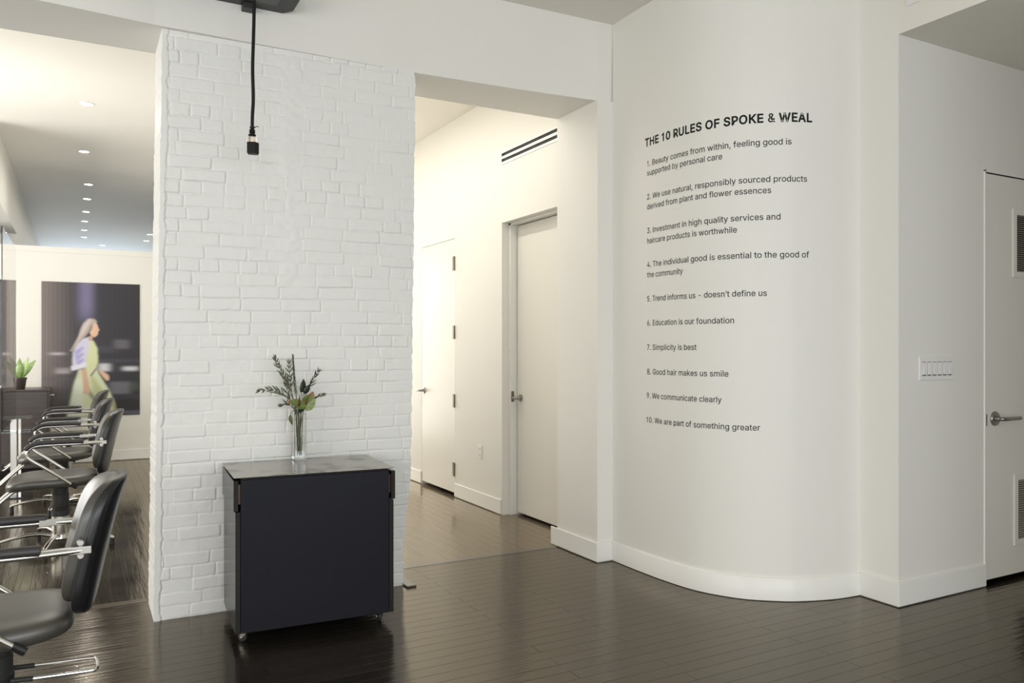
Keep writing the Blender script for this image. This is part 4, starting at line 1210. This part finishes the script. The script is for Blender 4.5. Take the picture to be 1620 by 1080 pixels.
def anthurium(label, stem, center, tipdir, normal, L_, W_, spadix_dir):
    P = smooth_path(stem, 10)
    root = thing('anthurium', label, 'flower', tuple(P[0]), group='green anthurium flowers')
    off = Vector(P[0])
    MB().tube([p - off for p in P], 0.0026, 8).build('stem', M['stem'], root)
    d = Vector(tipdir).normalized()
    nn = Vector(normal)
    nn = (nn - d * nn.dot(d)).normalized()
    s = d.cross(nn).normalized()
    c0 = Vector(center) - off
    me = bpy.data.meshes.new('spathe')
    V, F, Cc = [], [], []
    nr, na = 8, 40
    V.append(c0)
    Cc.append((0.25, 0.33, 0.10))
    for i in range(1, nr + 1):
        for k in range(na):
            an = 2 * math.pi * k / na
            # heart outline: tip at an = 0, notch at an = pi
            rad = 0.5 * (0.62 + 0.38 * math.cos(an)) + 0.26 + 0.22 * math.exp(-(an if an < math.pi else 2 * math.pi - an) ** 2 / 0.05) - 0.30 * math.exp(-((an - math.pi) / 0.28) ** 2)
            q = i / nr
            x = rad * math.cos(an) * L_ * q * 0.78
            y = rad * math.sin(an) * W_ * q * 1.05
            z = 0.12 * L_ * q * q * (0.35 + abs(math.sin(an))) - 0.004 * math.sin(3 * an) * q
            V.append(c0 + d * x + s * y + nn * z)
            tip = max(0.0, min(1.0, (x / L_ - 0.42) / 0.32))
            vein = 0.5 + 0.5 * math.cos(an * 9)
            g = (0.15 + 0.08 * vein, 0.205 + 0.08 * vein, 0.055 + 0.025 * vein)
            pk = (0.50, 0.16, 0.16)
            Cc.append(tuple(g[j] * (1 - tip) + pk[j] * tip for j in range(3)))
    for k in range(na):
        F.append((0, 1 + k, 1 + (k + 1) % na))
    for i in range(nr - 1):
        for k in range(na):
            a0 = 1 + i * na + k
            a1 = 1 + i * na + (k + 1) % na
            F.append((a0, a0 + na, a1 + na, a1))
    me.from_pydata(V, [], F)
    at = me.color_attributes.new('tint', 'FLOAT_COLOR', 'POINT')
    for i, cc in enumerate(Cc):
        at.data[i].color = (*cc, 1)
    for p in me.polygons:
        p.use_smooth = True
    me.materials.append(M['spathe'])
    o = bpy.data.objects.new('spathe', me)
    COL.objects.link(o)
    o.parent = root
    solid(o, 0.0012)
    sd = Vector(spadix_dir).normalized()
    MB().tube([c0 + nn * 0.002 + sd * (u * 0.052) + nn * 0.006 * min(1, u * 4) for u in np.linspace(0, 1, 9)], [0.003, 0.0042, 0.0045, 0.0045, 0.0044, 0.0042, 0.0038, 0.003, 0.0012], 10).build('spadix', M['spadix'], root)
    return root


anthurium('pale green anthurium with its pink tip pointing out over the cart', [cp(515, 970, -.012), cp(505, 640, -.016), cp(490, 560, -.03), cp(483, 545, -.045)], cp(484, 540, -.047), (-0.80, -0.25, 0.30), (-0.25, -0.75, 0.75), 0.100, 0.050, (0.05, -0.15, 1))
anthurium('pale green anthurium with its pink tip pointing up, facing forward', [cp(530, 970, -.012), cp(540, 640, -.016), cp(550, 560, -.03), cp(552, 545, -.045)], cp(560, 530, -.047), (0.42, -0.12, 0.85), (0.25, -1, 0.2), 0.106, 0.062, (0.0, -0.12, 1))


def broad_leaf(label, stem, direction, normal, length, width, curl, mtl):
    P = smooth_path(stem, 8)
    root = thing('cut_leaf', label, 'leaf', tuple(P[0]), group='single leaves in the vase')
    MB().tube([p - P[0] for p in P], 0.0018, 6).build('stem', M['stem'], root)
    lf = MB()
    leaf_mesh(lf, P[-1] - P[0], direction, normal, length, width, curl, 12, 0.25)
    solid(lf.build('leaf_blade', mtl, root, angle=60), 0.0006)


broad_leaf('broad dark green leaf standing up behind the forward-facing green flower', [cp(520, 955, .005), cp(530, 640, .005), cp(540, 480, -.01), cp(530, 430, -.012)], (0.22, -0.1, 1), (0.3, -1, 0.1), 0.075, 0.036, 0.15, M['dark_leaf'])
broad_leaf('second broad dark leaf tilted toward the corridor, beside the flower tip', [cp(525, 955, .006), cp(535, 640, .006), cp(555, 480, -.008), cp(555, 440, -.01)], (0.5, -0.1, 0.75), (0.4, -1, 0.3), 0.06, 0.032, 0.1, M['dark_leaf'])
broad_leaf('curled green leaf hanging down beside the vase mouth', [cp(500, 950, -.005), cp(485, 620, -.01), cp(455, 580, -.03), cp(425, 585, -.045), cp(410, 610, -.05)], (0.0, -0.1, -1), (-0.8, -0.6, 0.1), 0.055, 0.026, 0.25, M['stem'])
broad_leaf('small dark leaf tucked under the green flowers at the vase mouth', [cp(520, 950, -.005), cp(510, 640, -.01), cp(512, 600, -.025)], (0.1, -0.5, 0.9), (0, -1, -0.2), 0.05, 0.024, 0.15, M['dark_leaf'])

# ------------------------------------------------------------------ salon chairs


def make_chair():
    root = thing('salon_chair', '', 'chair', group='salon chairs in a row')

    def seat_bend(p):
        x = p.x / 0.285
        p.z += -0.028 * max(0, -x - 0.35) ** 2 * 2.2 + 0.012 * max(0, x) ** 2 - 0.006 * (1 - min(1, abs(p.y) / 0.25) ** 2) * (1 if p.z > 0 else 0)
        p.y *= 1.0 - 0.10 * max(0, x)
        return p
    MB().superellipsoid((-0.045, 0, 0.472), (0.285, 0.258, 0.048), 0.55, 0.42, 48, 16, seat_bend).build('seat', M['leather'], root, angle=80)
    MB().box(-0.16, 0.13, -0.12, 0.12, 0.424, 0.44).build('seat_bracket', M['chrome'], root, bevel=0.004)

    # back: curved pad on a black shell
    def back_grid(x_off, th, hw, z0, z1, e):
        def bend(p):
            zz = (p.z + (z1 - z0) / 2) / (z1 - z0)
            y = p.y
            wrap = -0.055 * (y / 0.21) ** 2
            lean = 0.245 * (zz * 0.42 + 0.0) + 0.03 * (zz - 0.45) ** 2
            roll = 0.02 * max(0, zz - 0.82) ** 2 * 25 * 0.6
            y *= 1 - 0.12 * max(0, zz - 0.75) * 4 * 0.5
            return Vector((p.x + wrap + lean + roll, y, p.z))
        return MB().superellipsoid((x_off, 0, (z0 + z1) / 2), (th, hw, (z1 - z0) / 2), e, 0.30, 44, 22, bend)
    back_grid(0.248, 0.032, 0.205, 0.535, 0.948, 0.5).build('backrest', M['leather'], root, angle=80)
    back_grid(0.276, 0.024, 0.212, 0.495, 0.956, 0.42).build('back_shell', M['shell'], root, angle=80)
    for s in (-1, 1):
        y = s * 0.275
        path = [(0.275, y * 0.93, 0.742), (0.10, y, 0.742), (-0.05, y, 0.742), (-0.125, y, 0.740), (-0.168, y, 0.728), (-0.193, y, 0.700), (-0.192, y, 0.668), (-0.165, y, 0.640), (-0.10, y * 0.99, 0.592), (0.0, y * 0.95, 0.515), (0.085, y * 0.90, 0.446)]
        fr = MB().tube(smooth_path(path, 5), 0.0105, 12)
        fr = fr.build('arm_frame', M['chrome'], root, angle=50)
        MB().box(0.12, 0.288, y * 0.955 - 0.005, y * 0.955 + 0.005, 0.731, 0.756).build('arm_bracket', M['satin'], fr, bevel=0.002)
        MB().tube([(0.065, y * 0.91, 0.462), (0.10, y * 0.885, 0.434)], 0.0145, 10).build('arm_ferrule', M['shell'], fr)
        pad = [(0.145, y, 0.757), (0.12, y, 0.759), (0.0, y, 0.760), (-0.10, y, 0.759), (-0.15, y, 0.752), (-0.185, y, 0.735), (-0.203, y, 0.712)]
        n = 6
        sp_ = smooth_path(pad, n)
        rr = [0.012] + [0.0185] * (len(sp_) - 3) + [0.015, 0.008]
        MB().tube(sp_, rr, 12, 0.95).build('armrest', M['arm_pad'], root, angle=60)
        for z in (0.764, 0.722):
            MB().lathe([(0.0115, 0), (0.0115, s * 0.012), (0.009, s * 0.015), (0.004, s * 0.015)], 16, (0.256, y * 0.955 - s * 0.026, z), 'Y').build('bolt', M['satin'], root)
    # hydraulic column
    MB().lathe([(0.055, 0.05), (0.057, 0.055), (0.057, 0.205), (0.05, 0.21)], 28).build('pump_column', M['steel_pale'], root)
    MB().lathe([(0.054, 0.205), (0.060, 0.21), (0.060, 0.245), (0.052, 0.25), (0.055, 0.27), (0.058, 0.275), (0.058, 0.295), (0.054, 0.30), (0.054, 0.36), (0.050, 0.365), (0.050, 0.424)], 28).build('pump_sleeve', M['rubber'], root)
    lev = [(0.05, -0.062, 0.285), (0.12, -0.064, 0.281), (0.28, -0.064, 0.275), (0.305, -0.05, 0.273), (0.310, 0.0, 0.272), (0.305, 0.05, 0.273), (0.28, 0.064, 0.275), (0.12, 0.064, 0.281), (0.05, 0.062, 0.285)]
    lv = MB().tube(smooth_path(lev, 5), 0.006, 10).build('pump_lever', M['chrome'], root)
    for s in (-1, 1):
        MB().tube([(0.05, s * 0.063, 0.285), (0.115, s * 0.064, 0.2815)], 0.0085, 10).build('lever_sleeve', M['rubber'], lv)
    MB().lathe([(0.03, 0.035), (0.062, 0.037), (0.07, 0.05), (0.066, 0.075), (0.056, 0.08)], 28).build('base_hub', M['chrome'], root)
    for k in range(5):
        an = math.radians(-31 + 72 * k)
        c, s = math.cos(an), math.sin(an)
        pr = [(0.05, 0.064), (0.12, 0.086), (0.20, 0.088), (0.30, 0.074), (0.375, 0.058), (0.392, 0.05)]
        leg = MB().tube([(r * c, r * s, z) for r, z in pr], [0.017, 0.018, 0.017, 0.015, 0.014, 0.010], 12, 0.75).build('leg', M['chrome'], root)
        MB().lathe([(0.017, 0.0), (0.0185, 0.006), (0.0185, 0.01), (0.0155, 0.013), (0.0155, 0.044), (0.01, 0.05)], 16, (0.378 * c, 0.378 * s, 0)).build('foot', M['rubber'], leg)
    # footrest
    fr = MB()
    for s in (-1, 1):
        fr.tube(smooth_path([(-0.10, s * 0.13, 0.432), (-0.25, s * 0.13, 0.425), (-0.31, s * 0.13, 0.39), (-0.52, s * 0.13, 0.19), (-0.56, s * 0.13, 0.165), (-0.60, s * 0.13, 0.163)], 5), 0.012, 10)
    fr = fr.build('footrest', M['chrome'], root, angle=50)
    MB().tube([(-0.585, -0.2, 0.172), (-0.585, 0.2, 0.172)], 0.019, 12).build('foot_bar', M['rubber'], fr)
    return root


M['steel_pale'] = mat('satin_aluminium', (0.6, 0.59, 0.56), 0.32, 1.0)
chair = make_chair()
CHAIRS = [(-0.25, 3.21, 'closest black leather salon chair, cut off by the picture edge, in front of the beam'),
          (-0.112, 6.56, 'second black leather salon chair, fully seen from seat to chrome star base'),
          (-0.125, 8.05, 'third black salon chair in the row, between two others, showing both arms'),
          (-0.115, 9.68, 'last black salon chair in the row, just before the dark cabinet and poster')]
for i, (x, y, lab) in enumerate(CHAIRS):
    c = chair if i == 0 else copy_tree(chair)
    c.location = (x, y, 0)
    tag(c, lab, 'chair', 'salon chairs in a row')

# ------------------------------------------------------------------ styling station
t = thing('styling_station', 'silver post with small glass shelves and a tall glass pane beside the chairs', 'styling station', (-0.515, 8.87, 0))
MB().box(-0.05, 0.005, -0.02, 0.02, 0.008, 0.738).build('post', M['steel_pale'], t, bevel=0.006)
MB().box(0.012, 0.038, -0.012, 0.012, 0.008, 0.738).build('post_tube', M['chrome'], t, bevel=0.004)
for z, x0, x1 in ((0.742, -0.17, 0.125), (0.612, -0.2, 0.115)):
    MB().box(x0, x1, -0.11, 0.11, z, z + 0.012).build('glass_shelf', M['green_glass'], t, bevel=0.002)
MB().box(-0.25, 0.14, -0.14, 0.14, 0.0, 0.012).build('glass_base', M['green_glass'], t, bevel=0.002)
MB().box(-0.010, -0.004, -1.55, 0.0, 0.756, 2.36).build('glass_pane', M['glass'], t)

# ------------------------------------------------------------------ cabinet with plant
t = thing('storage_cabinet', 'low dark brown cabinet against the partition, carrying a potted plant', 'cabinet', (-0.72, 10.4, 0))
MB().box(-0.5, 0.43, 0.02, 0.66, 0.06, 0.925).build('carcass', M['cabinet'], t, bevel=0.002)
MB().box(-0.5, 0.435, 0.0, 0.665, 0.925, 0.945).build('top', M['cabinet'], t, bevel=0.002)
MB().box(-0.49, 0.41, 0.05, 0.65, 0.0, 0.06).build('plinth', M['black'], t)
for x0, x1 in ((-0.497, -0.035), (-0.031, 0.405)):
    MB().box(x0, x1, 0.002, 0.02, 0.066, 0.92).build('door', M['cabinet'], t, bevel=0.0015)
MB().lathe([(0.006, 0.43), (0.006, 0.452), (0.012, 0.455), (0.013, 0.466), (0.008, 0.47)], 16, (0, 0.28, 0.865), 'X').build('knob', M['plate'], t)

t = thing('potted_plant', 'small broad-leaved green plant in a brown pot on the dark cabinet', 'plant', (-0.585, 10.57, 0.945))
MB().lathe([(0.05, 0), (0.053, 0.004), (0.068, 0.112), (0.074, 0.114), (0.075, 0.132), (0.069, 0.132), (0.066, 0.118), (0.0, 0.116)], 28).build('pot', M['pot'], t)
for i, (an, lean, L_, W_, cu) in enumerate(((20, 0.55, 0.27, 0.085, 0.35), (160, 0.6, 0.28, 0.085, 0.35), (-40, 0.35, 0.26, 0.08, 0.2), (215, 0.35, 0.27, 0.08, 0.2), (95, 0.15, 0.25, 0.07, 0.15), (-90, 0.3, 0.22, 0.07, 0.3))):
    a_ = math.radians(an)
    d = Vector((math.cos(a_) * lean, math.sin(a_) * lean, 1.0))
    lf = MB()
    leaf_mesh(lf, (0.012 * math.cos(a_), 0.012 * math.sin(a_), 0.112), d, (-math.cos(a_) * 0.5, -1.0, 0.35), L_, W_, cu * 0.6, 14, 0.25)
    solid(lf.build('leaf', M['leaf'], t, angle=60), 0.001)

# ------------------------------------------------------------------ posters


def paint_material():
    m = mat('printed_paper', (0.5, 0.5, 0.5), 0.35)
    nt = m.node_tree
    a = nt.nodes.new('ShaderNodeVertexColor')
    a.layer_name = 'print'
    nt.links.new(a.outputs['Color'], nt.nodes['Principled BSDF'].inputs['Base Color'])
    return m


M['print'] = paint_material()


def lin(c):
    c = np.array(c, float) / 255
    return np.where(c <= 0.04045, c / 12.92, ((c + 0.055) / 1.055) ** 2.4)


def blur(A, sx, sy):
    def k(s):
        r = max(1, int(3 * s))
        x = np.arange(-r, r + 1)
        g = np.exp(-x * x / (2 * s * s))
        return g / g.sum(), r
    for s, ax in ((sy, 0), (sx, 1)):
        if s <= 0:
            continue
        g, r = k(s)
        pad = [(0, 0)] * A.ndim
        pad[ax] = (r, r)
        B = np.pad(A, pad, mode='edge')
        A = sum(g[i] * np.take(B, np.arange(i, i + A.shape[ax]), axis=ax) for i in range(len(g)))
    return A


def poster(name, label, x0, x1, z0, z1, with_figure):
    w, h = 208, 322
    U, V = np.meshgrid((np.arange(w) + 0.5) / w, (np.arange(h) + 0.5) / h)      # V from the top
    PX, PY = 252 + U * 598, 178 + V * 802
    img = np.zeros((h, w, 3)) + lin((47, 44, 50))
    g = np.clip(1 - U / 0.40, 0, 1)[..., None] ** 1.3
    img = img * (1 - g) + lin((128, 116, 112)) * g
    img *= (1 - 0.35 * np.clip((V - 0.55) / 0.45, 0, 1))[..., None]
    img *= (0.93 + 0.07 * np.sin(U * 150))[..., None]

    def layer(mask, col, sx=2.0, sy=1.0, op=1.0):
        nonlocal img
        m = blur(mask.astype(float), sx, sy)[..., None] * op
        img = img * (1 - m) + lin(col) * m

    def poly(pts):
        inside = np.zeros_like(U, bool)
        n = len(pts)
        for i in range(n):
            xa, ya = pts[i]
            xb, yb = pts[(i + 1) % n]
            c = ((ya > PY) != (yb > PY)) & (PX < (xb - xa) * (PY - ya) / (yb - ya + 1e-9) + xa)
            inside ^= c
        return inside

    def rect(a, b, c, d):
        return (PX > a) & (PX < c) & (PY > b) & (PY < d)

    def ell(cx, cy, rx, ry):
        return ((PX - cx) / rx) ** 2 + ((PY - cy) / ry) ** 2 < 1
    if with_figure:
        layer(rect(470, 160, 560, 400), (128, 122, 158), 7, 16, 0.75)
        for a in ((300, 600, 385, 608, (215, 210, 215), .9), (335, 688, 425, 700, (170, 165, 170), .7), (335, 702, 420, 722, (190, 180, 182), .7), (590, 664, 660, 712, (214, 214, 220), .9),
                  (745, 684, 838, 708, (215, 215, 222), .9), (690, 520, 782, 575, (105, 100, 108), .8), (660, 775, 790, 850, (112, 110, 120), .8), (560, 640, 850, 655, (80, 78, 90), .5),
                  (790, 780, 840, 830, (75, 90, 75), .6), (540, 560, 700, 600, (70, 66, 76), .6), (700, 955, 850, 975, (110, 110, 130), .6), (255, 740, 420, 760, (84, 78, 84), .5), (560, 855, 850, 880, (60, 58, 70), .5)):
            layer(rect(*a[:4]), a[4], 6, 2.2, a[5])
        # skirt
        layer(poly([(470, 700), (575, 690), (600, 735), (660, 830), (690, 900), (708, 985), (402, 985), (420, 900), (440, 800)]), (206, 212, 176), 2.2, 1.2)
        layer(poly([(455, 760), (490, 740), (500, 985), (404, 985), (425, 890)]), (214, 222, 206), 3.5, 3, 0.9)
        layer(poly([(540, 745), (560, 740), (640, 860), (668, 985), (640, 985), (600, 900), (560, 830)]), (176, 180, 128), 3, 3, 0.8)
        layer(poly([(520, 800), (560, 850), (590, 900), (575, 905), (530, 850)]), (96, 88, 66), 3, 3, 0.85)
        layer(poly([(670, 900), (690, 880), (706, 985), (690, 985)]), (150, 146, 84), 2, 2, 0.8)
        # torso and sleeve
        layer(poly([(520, 520), (560, 525), (584, 570), (590, 650), (575, 700), (510, 730), (500, 640)]), (208, 212, 168), 2, 1.2)
        layer(poly([(490, 515), (545, 500), (530, 590), (505, 690), (430, 705), (436, 600), (455, 545)]), (206, 202, 222), 2.2, 1.3)
        for q in (0, 1, 2):
            layer(poly([(445 + 8 * q, 590 + 30 * q), (495, 560 + 36 * q), (505, 570 + 36 * q), (450 + 6 * q, 625 + 30 * q)]), (150, 148, 205), 2, 1.5, 0.75)
        layer(poly([(425, 680), (515, 655), (520, 680), (430, 705)]), (228, 226, 240), 2, 1.2, 0.9)
        layer(poly([(540, 735), (575, 690), (580, 698), (548, 742)]), (70, 62, 44), 1.2, 1, 0.8)
        # arms
        layer(poly([(487, 700), (515, 690), (532, 780), (540, 830), (530, 850), (500, 845), (498, 780)]), (206, 168, 142), 1.8, 1.2)
        layer(poly([(598, 690), (625, 715), (655, 735), (658, 765), (640, 768), (618, 745), (596, 715)]), (214, 178, 152), 1.8, 1.2)
        # head, hair
        layer(ell(562, 455, 27, 45), (222, 186, 160), 1.3, 1.0)
        layer(poly([(584, 440), (598, 462), (586, 472), (590, 485), (570, 505), (550, 500)]), (218, 180, 154), 1.2, 1.0)
        layer(poly([(545, 490), (560, 500), (550, 530), (528, 520)]), (196, 158, 134), 1.2, 1.0)
        layer(poly([(500, 420), (530, 392), (565, 394), (585, 412), (560, 425), (545, 460), (520, 490), (470, 540), (430, 590), (420, 588), (445, 545), (470, 500), (482, 455)]), (180, 166, 158), 1.8, 1.3)
        layer(poly([(505, 425), (530, 400), (550, 400), (520, 450), (480, 510), (440, 570), (470, 510)]), (216, 206, 202), 2.0, 1.3, 0.7)
        layer(poly([(540, 440), (558, 425), (552, 460), (525, 490)]), (122, 98, 88), 1.6, 1.2, 0.7)
    else:
        layer(rect(400, 300, 640, 700), (96, 92, 98), 26, 40, 0.8)
        layer(rect(700, 180, 850, 980), (130, 126, 124), 20, 6, 0.5)
        layer(rect(760, 560, 850, 700), (60, 70, 60), 10, 10, 0.7)
    xs = np.linspace(x0, x1, w)
    zs = np.linspace(z1, z0, h)
    XX, ZZ = np.meshgrid(xs, zs)
    Vv = np.stack([XX, np.full_like(XX, 11.1335), ZZ], 2).reshape(-1, 3)
    idx = np.arange(w * h).reshape(h, w)
    F = np.stack([idx[:-1, :-1], idx[1:, :-1], idx[1:, 1:], idx[:-1, 1:]], 2).reshape(-1, 4)
    me = bpy.data.meshes.new('print')
    me.from_pydata(Vv.tolist(), [], F.tolist())
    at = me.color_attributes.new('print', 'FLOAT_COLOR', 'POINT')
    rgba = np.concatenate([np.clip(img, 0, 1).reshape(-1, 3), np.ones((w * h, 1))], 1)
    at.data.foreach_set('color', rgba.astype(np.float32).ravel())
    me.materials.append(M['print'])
    root = MB().box(x0 - 0.002, x1 + 0.002, 11.134, 11.142, z0 - 0.002, z1 + 0.002).build(name, M['dark_grey'], smooth=False)
    tag(root, label, 'poster', 'large posters on the partition')
    o = bpy.data.objects.new('print', me)
    COL.objects.link(o)
    o.parent = root
    return root


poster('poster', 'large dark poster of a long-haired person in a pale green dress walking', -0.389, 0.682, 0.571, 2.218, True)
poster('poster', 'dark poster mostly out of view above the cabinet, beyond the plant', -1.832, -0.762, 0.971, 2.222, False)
